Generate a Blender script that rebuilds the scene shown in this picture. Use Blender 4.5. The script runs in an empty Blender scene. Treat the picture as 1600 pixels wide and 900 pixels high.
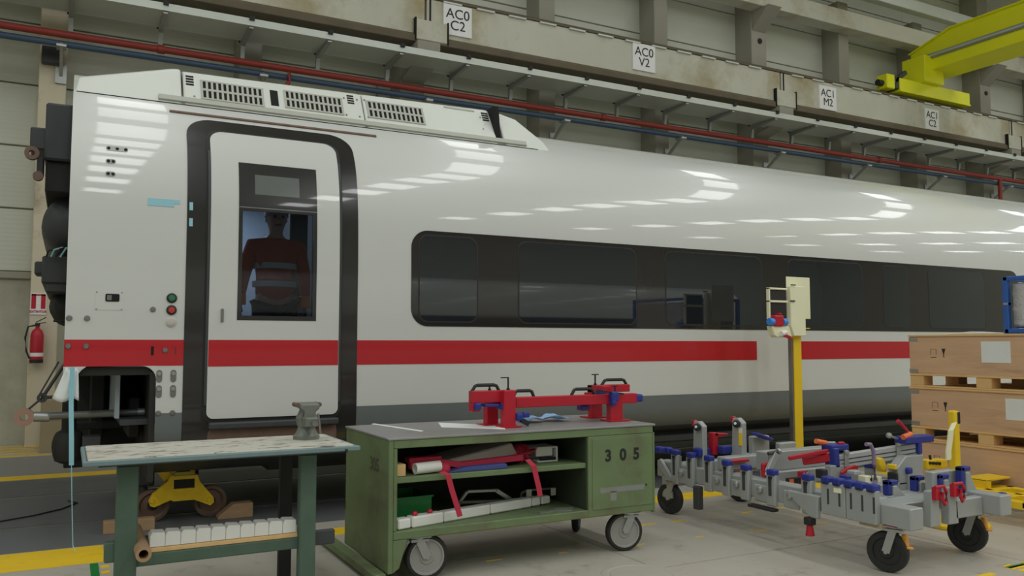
import bpy, bmesh, math, random
from mathutils import Vector, Matrix, Euler
random.seed(7)
S = bpy.context.scene
COL = S.collection
PI = math.pi

# ------------------------------------------------------------ camera
cd = bpy.data.cameras.new('camera'); cam = bpy.data.objects.new('camera', cd); COL.objects.link(cam)
cd.sensor_width = 36.0; cd.sensor_fit = 'HORIZONTAL'
cd.lens = 1298.3 / 1600 * 36.0
cd.clip_start = 0.05; cd.clip_end = 200
cam.location = (0, 0, 1.4)
cam.rotation_mode = 'XYZ'
cam.rotation_euler = (math.radians(90 + 3.8697), math.radians(0.0), math.radians(-28.094))
S.camera = cam

# ------------------------------------------------------------ world, exposure
w = bpy.data.worlds.new('world'); S.world = w; w.use_nodes = True
w.node_tree.nodes['Background'].inputs[0].default_value = (0.75, 0.82, 0.9, 1)
w.node_tree.nodes['Background'].inputs[1].default_value = 0.15
S.view_settings.view_transform = 'Standard'
S.view_settings.look = 'None'
S.view_settings.gamma = 1.0
S.view_settings.exposure = 0.0
S.cycles.use_denoising = True
S.cycles.max_bounces = 8
S.cycles.diffuse_bounces = 4
S.cycles.glossy_bounces = 4
S.cycles.sample_clamp_indirect = 4.0

# ------------------------------------------------------------ hall lamps (high-bay fittings under the roof)
def lamp(name, x, y, z, sx, sy, watts, col=(1.0, 0.97, 0.90)):
    l = bpy.data.lights.new(name, 'AREA'); l.shape = 'RECTANGLE'; l.size = sx; l.size_y = sy
    l.energy = watts; l.color = col
    o = bpy.data.objects.new(name, l); COL.objects.link(o); o.location = (x, y, z)
    return o
for i in range(9):
    for y, e in ((-14.0, 72), (-9.5, 72), (-6.0, 68), (-3.2, 62), (-0.6, 56), (2.0, 48), (4.6, 38), (7.2, 26), (9.8, 26)):
        lamp('hall_lamp', -11.2 + 6.0 * i, y, 10.6, 1.0, 1.7, e, (0.97, 1.0, 0.98))


# ------------------------------------------------------------ helpers
def lin(c):
    c /= 255.0
    return c / 12.92 if c <= 0.04045 else ((c + 0.055) / 1.055) ** 2.4
def D(r, g, b, k=1.9):
    return tuple(min(0.92, lin(v) * k) for v in (r, g, b))

def nodes(name):
    m = bpy.data.materials.new(name); m.use_nodes = True
    nt = m.node_tree; nt.nodes.clear()
    out = nt.nodes.new('ShaderNodeOutputMaterial'); b = nt.nodes.new('ShaderNodeBsdfPrincipled')
    nt.links.new(b.outputs[0], out.inputs[0])
    return m, nt, b
def nd(nt, typ, **kw):
    n = nt.nodes.new(typ)
    for k, v in kw.items():
        if k.startswith('i_'):
            n.inputs[int(k[2:])].default_value = v
        else:
            setattr(n, k, v)
    return n
def mix(nt, fac, a, b):
    m = nt.nodes.new('ShaderNodeMix'); m.data_type = 'RGBA'
    if hasattr(fac, 'node'): nt.links.new(fac, m.inputs[0])
    else: m.inputs[0].default_value = fac
    for k, v in ((6, a), (7, b)):
        if hasattr(v, 'node'): nt.links.new(v, m.inputs[k])
        else: m.inputs[k].default_value = (*v, 1)
    return m.outputs[2]
def coord(nt, scale=(1, 1, 1), rot=(0, 0, 0)):
    t = nt.nodes.new('ShaderNodeTexCoord'); mp = nt.nodes.new('ShaderNodeMapping')
    mp.inputs['Scale'].default_value = scale; mp.inputs['Rotation'].default_value = rot
    nt.links.new(t.outputs['Object'], mp.inputs[0])
    return mp.outputs[0]
def noise(nt, vec, scale, detail=4, rough=0.55):
    n = nt.nodes.new('ShaderNodeTexNoise'); n.inputs['Scale'].default_value = scale
    n.inputs['Detail'].default_value = detail; n.inputs['Roughness'].default_value = rough
    nt.links.new(vec, n.inputs['Vector'])
    return n.outputs['Fac']
def ramp(nt, fac, lo, hi):
    r = nt.nodes.new('ShaderNodeMapRange'); r.inputs[1].default_value = lo; r.inputs[2].default_value = hi
    nt.links.new(fac, r.inputs[0])
    return r.outputs[0]
def bump(nt, b, h, strength, dist=0.01):
    n = nt.nodes.new('ShaderNodeBump'); n.inputs['Strength'].default_value = strength
    n.inputs['Distance'].default_value = dist
    nt.links.new(h, n.inputs['Height']); nt.links.new(n.outputs[0], b.inputs['Normal'])

def mat(name, c, rough=0.6, metal=0.0, var=0.12, scale=5, bmp=0.0, stretch=(1, 1, 1), coat=0.0, spec=0.5, dirt=None, dlo=0.55, dhi=0.7, dscale=3):
    m, nt, b = nodes(name)
    v = coord(nt, stretch)
    n = noise(nt, v, scale)
    c0 = tuple(x * (1 - var) for x in c); c1 = tuple(min(1, x * (1 + var)) for x in c)
    col = mix(nt, n, c0, c1)
    if dirt:
        col = mix(nt, ramp(nt, noise(nt, v, dscale, 8, 0.65), dlo, dhi), col, dirt)
    nt.links.new(col, b.inputs['Base Color'])
    b.inputs['Roughness'].default_value = rough; b.inputs['Metallic'].default_value = metal
    b.inputs['Specular IOR Level'].default_value = spec
    if coat:
        b.inputs['Coat Weight'].default_value = coat; b.inputs['Coat Roughness'].default_value = 0.04
    if bmp: bump(nt, b, noise(nt, v, scale * 6, 3), bmp)
    return m

class MB:
    """collects shapes and links them as ONE mesh object"""
    def __init__(s): s.v = []; s.f = []; s.M = Matrix.Identity(4)
    def add(s, vs, fs):
        o = len(s.v); s.v += [s.M @ Vector(p) for p in vs]; s.f += [tuple(i + o for i in f) for f in fs]; return s
    def box(s, x0, x1, y0, y1, z0, z1):
        x0, x1 = sorted((x0, x1)); y0, y1 = sorted((y0, y1)); z0, z1 = sorted((z0, z1))
        return s.add([(x, y, z) for x in (x0, x1) for y in (y0, y1) for z in (z0, z1)],
                     [(0, 1, 3, 2), (4, 6, 7, 5), (0, 4, 5, 1), (2, 3, 7, 6), (0, 2, 6, 4), (1, 5, 7, 3)])
    def yb(s, a, b, d):      # box given by two corners of its face in a plane of constant y
        return s.box(a[0], b[0], a[1], a[1] + d, a[2], b[2])
    def xb(s, a, b, d):      # the same for a plane of constant x
        return s.box(a[0], a[0] + d, a[1], b[1], a[2], b[2])
    def bar(s, p, q, w, h, roll=0.0):
        p, q = Vector(p), Vector(q); d = (q - p); L = d.length
        old = s.M; s.M = s.M @ Matrix.Translation(p) @ d.to_track_quat('X', 'Z').to_matrix().to_4x4() @ Matrix.Rotation(roll, 4, 'X')
        s.box(0, L, -w / 2, w / 2, -h / 2, h / 2); s.M = old; return s
    def prism(s, poly, axis, a, b):
        def P(u, v, t): return {'x': (t, u, v), 'y': (u, t, v), 'z': (u, v, t)}[axis]
        n = len(poly)
        return s.add([P(u, v, a) for u, v in poly] + [P(u, v, b) for u, v in poly],
                     [tuple(range(n)), tuple(range(2 * n - 1, n - 1, -1))] + [(i, (i + 1) % n, (i + 1) % n + n, i + n) for i in range(n)])
    def lathe(s, prof, o, d=(0, 0, 1), n=20):
        d = Vector(d).normalized(); q = d.to_track_quat('Z', 'Y'); o = Vector(o)
        vs = []; fs = []
        for r, h in prof:
            for i in range(n):
                a = 2 * PI * i / n; vs.append(o + q @ Vector((r * math.cos(a), r * math.sin(a), h)))
        m = len(prof)
        for j in range(m - 1):
            for i in range(n):
                fs.append((j * n + i, j * n + (i + 1) % n, (j + 1) * n + (i + 1) % n, (j + 1) * n + i))
        ring = tuple(prof[0]) == tuple(prof[-1])
        if not ring and prof[0][0] > 1e-5: fs.append(tuple(range(n - 1, -1, -1)))
        if not ring and prof[-1][0] > 1e-5: fs.append(tuple((m - 1) * n + i for i in range(n)))
        return s.add(vs, fs)
    def cyl(s, p, q, r, r1=None, n=16):
        p, q = Vector(p), Vector(q)
        return s.lathe([(r, 0), (r if r1 is None else r1, (q - p).length)], p, q - p, n)
    def tube(s, path, r, n=8):
        pts = [Vector(p) for p in path]; vs = []; fs = []
        up = Vector((0, 0, 1))
        for i, p in enumerate(pts):
            t = (pts[min(i + 1, len(pts) - 1)] - pts[max(i - 1, 0)]).normalized()
            a = t.cross(up)
            if a.length < 1e-3: a = t.cross(Vector((0, 1, 0)))
            a.normalize(); b = t.cross(a).normalized()
            for k in range(n):
                th = 2 * PI * k / n; vs.append(p + a * r * math.cos(th) + b * r * math.sin(th))
        for i in range(len(pts) - 1):
            for k in range(n):
                fs.append((i * n + k, i * n + (k + 1) % n, (i + 1) * n + (k + 1) % n, (i + 1) * n + k))
        fs.append(tuple(range(n))); fs.append(tuple((len(pts) - 1) * n + k for k in range(n - 1, -1, -1)))
        return s.add(vs, fs)
    def strip(s, path, w, t, axis=(0, 1, 0)):   # ribbon of width w along axis, thickness t
        pts = [Vector(p) for p in path]; ax = Vector(axis).normalized(); vs = []; fs = []
        for i, p in enumerate(pts):
            d = (pts[min(i + 1, len(pts) - 1)] - pts[max(i - 1, 0)]).normalized(); nn = d.cross(ax).normalized()
            for a, b in ((-1, -1), (1, -1), (1, 1), (-1, 1)): vs.append(p + ax * a * w / 2 + nn * b * t / 2)
        for i in range(len(pts) - 1):
            for k in range(4): fs.append((i * 4 + k, i * 4 + (k + 1) % 4, i * 4 + 4 + (k + 1) % 4, i * 4 + 4 + k))
        fs.append((0, 1, 2, 3)); e = len(pts) * 4 - 4; fs.append((e + 3, e + 2, e + 1, e))
        return s.add(vs, fs)
    def build(s, name, m, parent=None, bevel=0.0, smooth=None, seg=1):
        vs = s.v
        if parent is None:
            lo = [min(v[i] for v in vs) for i in range(3)]; hi = [max(v[i] for v in vs) for i in range(3)]
            org = Vector(((lo[0] + hi[0]) / 2, (lo[1] + hi[1]) / 2, lo[2]))
        else: org = WORLD[parent.name]
        me = bpy.data.meshes.new(name); me.from_pydata([v - org for v in vs], [], s.f)
        bm = bmesh.new(); bm.from_mesh(me); bmesh.ops.recalc_face_normals(bm, faces=bm.faces); bm.to_mesh(me); bm.free()
        me.materials.append(m)
        o = bpy.data.objects.new(name, me); COL.objects.link(o)
        if parent is None: o.location = org; WORLD[o.name] = org
        else: o.parent = parent; WORLD[o.name] = org
        if smooth is not None:
            for p in me.polygons: p.use_smooth = True
            me.set_sharp_from_angle(angle=math.radians(smooth))
        if bevel:
            md = o.modifiers.new('bevel', 'BEVEL'); md.width = bevel; md.segments = seg; md.limit_method = 'ANGLE'; md.angle_limit = math.radians(40)
        return o
WORLD = {}
def tag(o, label, cat, group=None):
    o['label'] = label; o['category'] = cat
    if group: o['group'] = group
    return o
def thing(name, loc, label, cat, group=None):
    o = bpy.data.objects.new(name, None); COL.objects.link(o); o.location = loc; o.empty_display_size = 0.1
    WORLD[o.name] = Vector(loc)
    return tag(o, label, cat, group)
def struct(o):
    o['kind'] = 'structure'; return o
def text(parent, body, loc, rot, size, m, name='lettering', ext=0.001, align='CENTER', bold=0.0):
    c = bpy.data.curves.new(name, 'FONT'); c.body = body; c.size = size; c.extrude = ext; c.align_x = align; c.align_y = 'CENTER'; c.offset = bold
    c.space_line = 0.85
    tmp = bpy.data.objects.new(name, c); COL.objects.link(tmp)
    dg = bpy.context.evaluated_depsgraph_get(); me = bpy.data.meshes.new_from_object(tmp.evaluated_get(dg))
    bpy.data.objects.remove(tmp)
    o = bpy.data.objects.new(name, me); COL.objects.link(o); me.materials.clear(); me.materials.append(m)
    o.parent = parent; o.location = Vector(loc) - WORLD[parent.name]; o.rotation_euler = rot
    return o

# ------------------------------------------------------------ materials
M = {}
M['white'] = mat('white_car_paint', D(162, 164, 161, 1.9), 0.3, var=0.015, scale=1.2, coat=0.5)
M['white2'] = mat('white_roof_paint', D(171, 174, 169, 1.9), 0.4, var=0.03, scale=3)
M['red'] = mat('red_stripe_paint', D(152, 20, 30, 1.7), 0.3, var=0.05, scale=2, coat=0.4)
M['grey'] = mat('grey_skirt_paint', D(82, 87, 88, 1.9), 0.45, var=0.06)
M['gutter'] = mat('light_grey_gutter', D(140, 142, 134, 1.9), 0.5, var=0.05)
M['black'] = mat('black_door_surround', (0.028, 0.027, 0.027), 0.22, var=0.15, coat=0.5)
M['band'] = mat('dark_brown_window_band', (0.028, 0.025, 0.024), 0.05, var=0.1, spec=0.6, coat=0.4)
M['pane'] = mat('dark_tinted_window_pane', (0.015, 0.019, 0.024), 0.02, var=0.1, spec=0.9, coat=0.45)
M['dark'] = mat('dark_grey_equipment', (0.05, 0.055, 0.06), 0.5, var=0.2, scale=9)
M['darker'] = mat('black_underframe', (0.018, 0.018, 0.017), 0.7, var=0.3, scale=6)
M['rubber'] = mat('black_rubber', (0.02, 0.02, 0.02), 0.6, var=0.2)
M['steel'] = mat('worn_steel', (0.28, 0.28, 0.27), 0.4, 0.8, var=0.2, scale=12)
M['brownsteel'] = mat('oxidised_brown_steel', (0.20, 0.13, 0.10), 0.6, 0.3, var=0.3, scale=12)
M['zinc'] = mat('zinc_plated_metal', (0.42, 0.44, 0.43), 0.38, 0.6, var=0.1, scale=8)
M['slot'] = mat('black_slot', (0.012, 0.012, 0.012), 0.9)
M['vest'] = mat('vestibule_lining', (0.42, 0.50, 0.58), 0.5, var=0.04)
M['green'] = mat('worn_green_paint', D(82, 96, 66, 1.9), 0.55, var=0.22, scale=4, bmp=0.05, dirt=D(74, 70, 52, 1.9), dlo=0.52, dhi=0.72, dscale=2.3)
M['greeni'] = mat('dark_green_paint', D(44, 52, 38, 1.6), 0.7, var=0.2)  # darker green for the cart's back panel and divider
M['carttop'] = mat('grey_sheet_steel_top', D(120, 122, 122, 1.6), 0.45, 0.3, var=0.15, scale=6, dirt=D(100, 98, 88), dlo=0.5, dhi=0.8)
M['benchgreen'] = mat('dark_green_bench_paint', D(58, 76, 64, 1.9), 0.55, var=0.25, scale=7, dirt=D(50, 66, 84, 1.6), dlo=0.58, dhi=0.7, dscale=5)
M['teal'] = mat('grey_teal_paint', D(92, 110, 112, 1.75), 0.55, var=0.14, scale=9)
M['blue'] = mat('blue_clamp_plastic', D(34, 44, 118, 1.5), 0.45, var=0.15)
M['redp'] = mat('red_powder_coat', D(150, 20, 36, 1.7), 0.4, var=0.1)
M['strap'] = mat('crimson_webbing', D(150, 36, 56, 1.7), 0.8, var=0.15, scale=40)
M['yellow'] = mat('yellow_paint', D(190, 160, 30, 1.8), 0.45, var=0.08, scale=4)
M['crane'] = mat('yellow_crane_paint', D(208, 184, 16, 2.7), 0.5, var=0.05, scale=2)
M['dolly'] = mat('ochre_dolly_paint', D(176, 130, 12, 2.6), 0.5, var=0.2, scale=9, dirt=(0.08, 0.06, 0.03), dlo=0.6, dhi=0.75)
M['fly'] = mat('yellow_floor_paint', D(206, 160, 26, 1.7), 0.6, var=0.12, scale=5, dirt=D(150, 116, 50), dlo=0.6, dhi=0.75, dscale=9)
M['jig'] = mat('silver_grey_jig_paint', D(126, 129, 128, 1.85), 0.42, 0.15, var=0.08, scale=8)
M['alu'] = mat('aluminium_profile', (0.50, 0.51, 0.51), 0.4, 0.15, var=0.06)
M['ply'] = mat('plywood', D(156, 128, 102, 2.05), 0.65, var=0.2, scale=3, stretch=(6, 0.7, 6), dirt=D(128, 96, 76, 1.9), dlo=0.56, dhi=0.75, dscale=1.6)
M['pine'] = mat('raw_pine', D(172, 142, 98, 1.9), 0.7, var=0.15, scale=4, stretch=(5, 0.8, 5))
M['wood'] = mat('old_wood', D(128, 104, 78, 1.9), 0.7, var=0.2, scale=6, stretch=(1, 5, 5))
M['paper'] = mat('white_paper', D(176, 180, 180, 1.9), 0.7, var=0.05, bmp=0.15)
M['sign'] = mat('white_sign_board', D(208, 214, 210, 1.9), 0.6, var=0.03)
M['ink'] = mat('black_ink', (0.02, 0.02, 0.022), 0.7)
M['beige'] = mat('beige_enamel', D(196, 194, 166, 1.7), 0.45, var=0.04)
M['cloth'] = mat('light_blue_cloth', D(120, 150, 186, 1.8), 0.8, var=0.12, bmp=0.2)
M['whitep'] = mat('white_plastic', D(176, 176, 172, 1.9), 0.5, var=0.06)
M['greenp'] = mat('green_plastic', D(20, 96, 44, 1.9), 0.45, var=0.08)
M['orange'] = mat('orange_plastic', D(220, 96, 50, 1.7), 0.5)
M['dblue'] = mat('dark_blue_folder', D(50, 60, 110, 1.8), 0.5)
M['bluef'] = mat('blue_steel_frame', D(40, 78, 144, 1.6), 0.4, var=0.1)
M['film'] = mat('crumpled_stretch_film', D(150, 150, 150, 1.9), 0.2, var=0.35, scale=14, bmp=0.9, spec=0.8)
M['card'] = mat('brown_cardboard', D(128, 116, 94, 1.9), 0.8, var=0.06)
M['beamc'] = mat('stained_beam_concrete', D(146, 145, 134, 2.2), 0.85, var=0.12, scale=1.2, bmp=0.08, dirt=D(128, 116, 84, 1.8), dlo=0.5, dhi=0.75, dscale=0.8)
M['beamrust'] = mat('rusty_beam_flange', D(88, 80, 64, 1.5), 0.8, var=0.25, scale=3)
M['col'] = mat('column_concrete', D(160, 152, 134, 2.0), 0.85, var=0.1, scale=1.5, bmp=0.08, dirt=D(96, 80, 60, 1.8), dlo=0.6, dhi=0.8, dscale=1.2)
M['coldark'] = mat('old_column_concrete', D(122, 120, 110, 1.9), 0.85, var=0.14, scale=1.5)
M['galv'] = mat('galvanised_tray', D(158, 162, 156, 1.8), 0.45, 0.3, var=0.08, scale=3)
M['piper'] = mat('red_pipe_paint', D(124, 42, 36, 1.5), 0.5, var=0.06)
M['pipeb'] = mat('blue_pipe_paint', D(54, 72, 94, 1.5), 0.5, var=0.06)
M['conc'] = mat('plinth_concrete', D(140, 140, 128, 2.0), 0.85, var=0.1, scale=0.9, bmp=0.08, dirt=D(100, 96, 84, 1.8), dlo=0.5, dhi=0.8, dscale=0.5)
M['roofm'] = mat('grey_roof_sheet', D(110, 108, 98, 1.8), 0.8, var=0.05)
M['skin'] = mat('skin', (0.5, 0.3, 0.22), 0.6)
M['hiviz'] = mat('orange_red_work_jacket', D(150, 48, 32, 1.5), 0.8, var=0.15)
M['reflect'] = mat('grey_reflective_tape', D(140, 140, 140, 1.8), 0.5)
M['trouser'] = mat('dark_work_trousers', (0.03, 0.035, 0.045), 0.9)
M['maroon'] = mat('maroon_steel', D(96, 30, 40, 1.9), 0.5)
M['tape'] = mat('pale_blue_masking_tape', D(116, 158, 170, 1.9), 0.6)
M['lensg'] = mat('green_push_button', D(34, 92, 66, 1.9), 0.35)
M['lensr'] = mat('red_push_button', D(150, 44, 40, 1.9), 0.35)
M['lensw'] = mat('grey_cap', D(156, 150, 146, 1.9), 0.4)
M['floord'] = mat('dark_trackbed_concrete', D(80, 82, 84, 1.8), 0.6, var=0.12, scale=1.6, bmp=0.03, dirt=D(58, 58, 57, 1.8), dlo=0.5, dhi=0.8, dscale=0.9)
M['midfloor'] = mat('mid_grey_floor_concrete', D(108, 108, 106, 1.8), 0.6, var=0.08, scale=1.5)
M['faint'] = mat('faded_stencil_paint', D(58, 62, 46, 1.8), 0.6, var=0.3, scale=30)
M['hub'] = mat('light_grey_wheel_hub', D(120, 120, 116, 1.8), 0.5, var=0.08)
M['purple'] = mat('mauve_hose', D(110, 96, 116, 1.8), 0.6)

def rib_material():
    m, nt, b = nodes('ribbed_cream_wall_sheet')
    t = nt.nodes.new('ShaderNodeTexCoord'); wv = nt.nodes.new('ShaderNodeTexWave'); wv.bands_direction = 'Z'
    wv.inputs['Scale'].default_value = 5.0; nt.links.new(t.outputs['Object'], wv.inputs[0])
    v = coord(nt, (0.25, 1, 1)); n = noise(nt, v, 1.6)
    col = mix(nt, n, D(146, 148, 138, 2.1), D(158, 160, 150, 2.1))
    nt.links.new(col, b.inputs['Base Color']); b.inputs['Roughness'].default_value = 0.5
    bump(nt, b, wv.outputs['Fac'], 0.10, 0.01)
    return m
M['rib'] = rib_material()

def floor_material():
    m, nt, b = nodes('beige_hall_floor_concrete')
    v = coord(nt); n = noise(nt, v, 0.7, 8, 0.6); n2 = noise(nt, v, 5, 6, 0.7)
    col = mix(nt, n, D(124, 120, 112, 1.95), D(150, 146, 136, 1.95))
    col = mix(nt, ramp(nt, n2, 0.56, 0.8), col, D(100, 97, 90, 1.9))
    nt.links.new(col, b.inputs['Base Color']); b.inputs['Roughness'].default_value = 0.42
    bump(nt, b, n2, 0.06, 0.01)
    return m
M['floor'] = floor_material()

def flaky_material():
    m, nt, b = nodes('flaky_white_bench_top')
    v = coord(nt, (1, 2.5, 1)); n = noise(nt, v, 9, 8, 0.7); n2 = noise(nt, v, 3, 5, 0.6)
    col = mix(nt, ramp(nt, n, 0.53, 0.62), D(168, 166, 156, 1.5), D(92, 84, 74, 1.5))
    col = mix(nt, ramp(nt, n2, 0.62, 0.7), col, D(150, 136, 120, 1.8))
    nt.links.new(col, b.inputs['Base Color']); b.inputs['Roughness'].default_value = 0.8
    bump(nt, b, n, 0.5, 0.01)
    return m
M['flaky'] = flaky_material()

def glass_material():
    m, nt, b = nodes('tinted_door_glass')
    b.inputs['Base Color'].default_value = (0.01, 0.01, 0.012, 1); b.inputs['Roughness'].default_value = 0.02
    tr = nt.nodes.new('ShaderNodeBsdfTransparent'); tr.inputs[0].default_value = (0.42, 0.47, 0.54, 1)
    ms = nt.nodes.new('ShaderNodeMixShader'); fr = nt.nodes.new('ShaderNodeFresnel'); fr.inputs[0].default_value = 1.5
    gl = nt.nodes.new('ShaderNodeBsdfGlossy'); gl.inputs['Roughness'].default_value = 0.02
    out = [n for n in nt.nodes if n.type == 'OUTPUT_MATERIAL'][0]
    nt.links.new(fr.outputs[0], ms.inputs[0]); nt.links.new(tr.outputs[0], ms.inputs[1]); nt.links.new(gl.outputs[0], ms.inputs[2])
    nt.links.new(ms.outputs[0], out.inputs[0])
    return m
M['glass'] = glass_material()

# ============================================================ the setting
HX0, HX1, HY0, WY = -14.0, 42.0, -24.0, 13.6
# floor: slabs of beige concrete, dark track bed, yellow lines
fl = struct(MB().box(HX0, HX1, HY0, WY, -0.3, -0.012).build('floor', M['floor']))
def slabs(y0, y1, dx, m, name, x_from=-5.0, x_to=16.0):
    x = x_from
    while x < x_to:
        MB().box(x + 0.004, min(x + dx, x_to) - 0.004, y0 + 0.004, y1 - 0.004, -0.05, 0.0).build(name, m, fl); x += dx
for i, (a, b) in enumerate(((-1.6, 1.6), (1.6, 4.25), (4.25, 6.05))):
    slabs(a, b, 2.9, M['floor'], 'floor_slab', -8.3 - (i % 2) * 0.7, 20)
MB().box(-8.3, 20, 6.05, 6.58, -0.05, 0.0).build('floor_slab', M['floor'], fl)
for a, b in ((6.58, 7.42), (7.50, 8.90), (8.98, 10.02)):
    MB().box(-8.3, 30, a, b, -0.05, 0.0).build('trackbed_slab', M['floord'], fl)
slabs(10.02, 12.1, 3.5, M['midfloor'], 'floor_slab', -8.3, 20)
slabs(12.1, WY, 3.5, M['floor'], 'floor_slab', -8.3, 20)
for y in (7.42, 8.90):      # sunk rails
    MB().box(-8.3, 30, y, y + 0.055, -0.08, -0.002).build('rail', M['steel'], fl)
# yellow markings
def mark(x0, x1, y0, y1, name='yellow_line'):
    return MB().box(x0, x1, y0, y1, 0.0, 0.0025).build(name, M['fly'], fl)
mark(-6, 0.26, 6.06, 6.56); mark(-6, 16, 10.06, 10.36)
mark(1.30, 3.1, 6.10, 6.32); mark(3.1, 14, 5.98, 6.24)
for i in range(7):
    mark(-5, 1.2, 12.15 + i * 0.3, 12.25 + i * 0.3)
for k in range(6):          # worn thin dashes of old tape
    for j in range(7):
        x = 2.0 + j * 0.52 + random.uniform(-.1, .1); y = 4.95 - j * 0.045 + random.uniform(-.02, .02)
        if k == 0: mark(x, x + random.uniform(.06, .2), y, y + 0.012, 'worn_tape_mark')
for j in range(9):
    x = 3.9 + j * 0.36; mark(x, x + random.uniform(.1, .22), 5.28 + random.uniform(-.02, .02), 5.30 + random.uniform(-.0, .02), 'worn_tape_mark')
for j in range(6):
    x = 4.4 + j * 0.42; mark(x, x + random.uniform(.12, .25), 3.15 + j * 0.02, 3.19 + j * 0.02, 'worn_tape_mark')
gt = (0.170, 6.108, 0.000); gu = (0.217, 6.083, 0.000)
MB().box(gt[0], gu[0], 5.2, 6.04, 0.0, 0.003).build('green_tape', M['greenp'], fl)
for j in range(5): MB().box(gu[0] + 0.01, gu[0] + 0.06, 5.3 + j * 0.15, 5.36 + j * 0.15, 0.0, 0.003).build('yellow_tape', M['fly'], fl)
ra = (3.126, 4.199, 0.000)
MB().lathe([(0.19, 0), (0.20, 0.003), (0.23, 0.003), (0.24, 0), (0.19, 0)], (ra[0], ra[1], 0.0), n=40).build('manhole_ring', M['floor'], fl)
MB().cyl((ra[0], ra[1], -0.02), (ra[0], ra[1], 0.002), 0.185, n=40).build('manhole_cover', M['floor'], fl)
rb = (5.345, 3.225, 0.000)
MB().bar((rb[0] - 0.1, rb[1], 0.001), (rb[0] + 2.0, rb[1] + 0.06, 0.001), 0.035, 0.003).build('green_tape', M['greenp'], fl)
for j in range(10): MB().bar((rb[0] - 0.1 + j * 0.2, rb[1] + 0.03, 0.002), (rb[0] + 0.0 + j * 0.2, rb[1] + 0.04, 0.002), 0.014, 0.003).build('yellow_tape', M['fly'], fl)
MB().bar((rb[0] - 0.1, rb[1] - 0.12, 0.001), (rb[0] + 2.0, rb[1] - 0.06, 0.001), 0.12, 0.003).build('yellow_tape', M['fly'], fl)

mark(2.2, 4.4, 5.72, 5.79)
# far wall: concrete plinth, ribbed sheets in bays between concrete columns
wall = struct(MB().box(HX0, HX1, WY + 0.06, WY + 0.35, 0, 11.5).build('wall_back', M['conc']))
MB().box(HX0, HX1, WY, WY + 0.06, 0, 2.32).build('plinth', M['conc'], wall)
MB().box(HX0, HX1, WY - 0.05, WY + 0.06, 2.32, 2.42).build('ledge', M['coldark'], wall, 0.01)
COLX = [-3.0 + 2.68 * i for i in range(0, 14)]
COLX = [x + 0.02 for x in COLX]
def cut(x0, x1, z0, z1): return (x0, x1, z0, z1)
me_cache = {}
zrows = [2.42, 3.32, 4.22, 5.12, 6.02, 6.92, 7.82, 8.72, 9.62, 10.52, 11.4]
for i in range(len(COLX) - 1):
    for z0, z1 in zip(zrows, zrows[1:]):
        key = round(z1 - z0, 2)
        x0, x1 = COLX[i] + 0.1, COLX[i + 1] + 0.1
        if key not in me_cache:
            me_cache[key] = MB().box(x0 + 0.003, x1 - 0.003, WY - 0.01, WY + 0.07, z0 + 0.012, z1 - 0.012).build('wall_sheet', M['rib'], wall, 0.008)
            base = me_cache[key]; bx, bz = x0, z0
            me_cache[str(key)] = (bx, bz)
        else:
            src = me_cache[key]; bx, bz = me_cache[str(key)]
            c = src.copy(); COL.objects.link(c); c.parent = wall; c.location = src.location + Vector((x0 - bx, 0, z0 - bz))
for i, x in enumerate(COLX):
    big = (i % 3 == 0)
    w2 = 0.17 if not big else 0.22
    MB().box(x - w2, x + w2, 13.1, WY + 0.02, 0, 9.4 if not big else 11.4).build('column', M['col'] if i in (1,) else M['coldark'], wall, 0.01)
    if big:   # corbels that carry the crane beam and the roof
        MB().prism([(12.35, 6.34), (13.1, 6.34), (13.1, 5.85), (12.7, 5.95), (12.35, 6.15)], 'x', x - 0.2, x + 0.2).build('corbel', M['coldark'], wall, 0.01)
        MB().prism([(12.6, 8.62), (13.1, 8.62), (13.1, 8.2)], 'x', x - 0.2, x + 0.2).build('corbel', M['coldark'], wall, 0.01)
        MB().lathe([(0.06, 0), (0.06, 0.02), (0.02, 0.03)], (x + 0.02, 13.1, 8.0), (0, -1, 0), 12).build('bolt_head', M['ink'], wall)
# upper longitudinal beam and steel tube over it
struct(MB().box(-3, 40, 12.75, 13.1, 8.62, 9.02).build('trim_1', M['beamc'], None, 0.01))
struct(MB().box(-3, 40, 12.55, 12.75, 9.35, 9.62).build('trim_2', M['galv'], None, 0.01))
# roof
roof = struct(MB().box(HX0, HX1, HY0, WY + 0.35, 11.5, 11.7).build('ceiling', M['roofm']))
for x in COLX[0::3]:
    MB().box(x - 0.15, x + 0.15, HY0, WY, 10.9, 11.5).build('rafter', M['coldark'], roof)
for y in [WY - 1.2 - 2.0 * i for i in range(12)]:
    MB().box(HX0, HX1, y - 0.06, y + 0.06, 11.32, 11.5).build('purlin', M['roofm'], roof)
struct(MB().box(HX0 - 0.3, HX0, HY0, WY + 0.35, 0, 11.5).build('wall_left', M['rib']))
struct(MB().box(HX1, HX1 + 0.3, HY0, WY + 0.35, 0, 11.5).build('wall_right', M['rib']))
struct(MB().box(HX0, HX1, HY0 - 0.3, HY0, 0, 11.5).build('wall_front', M['rib']))

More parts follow.
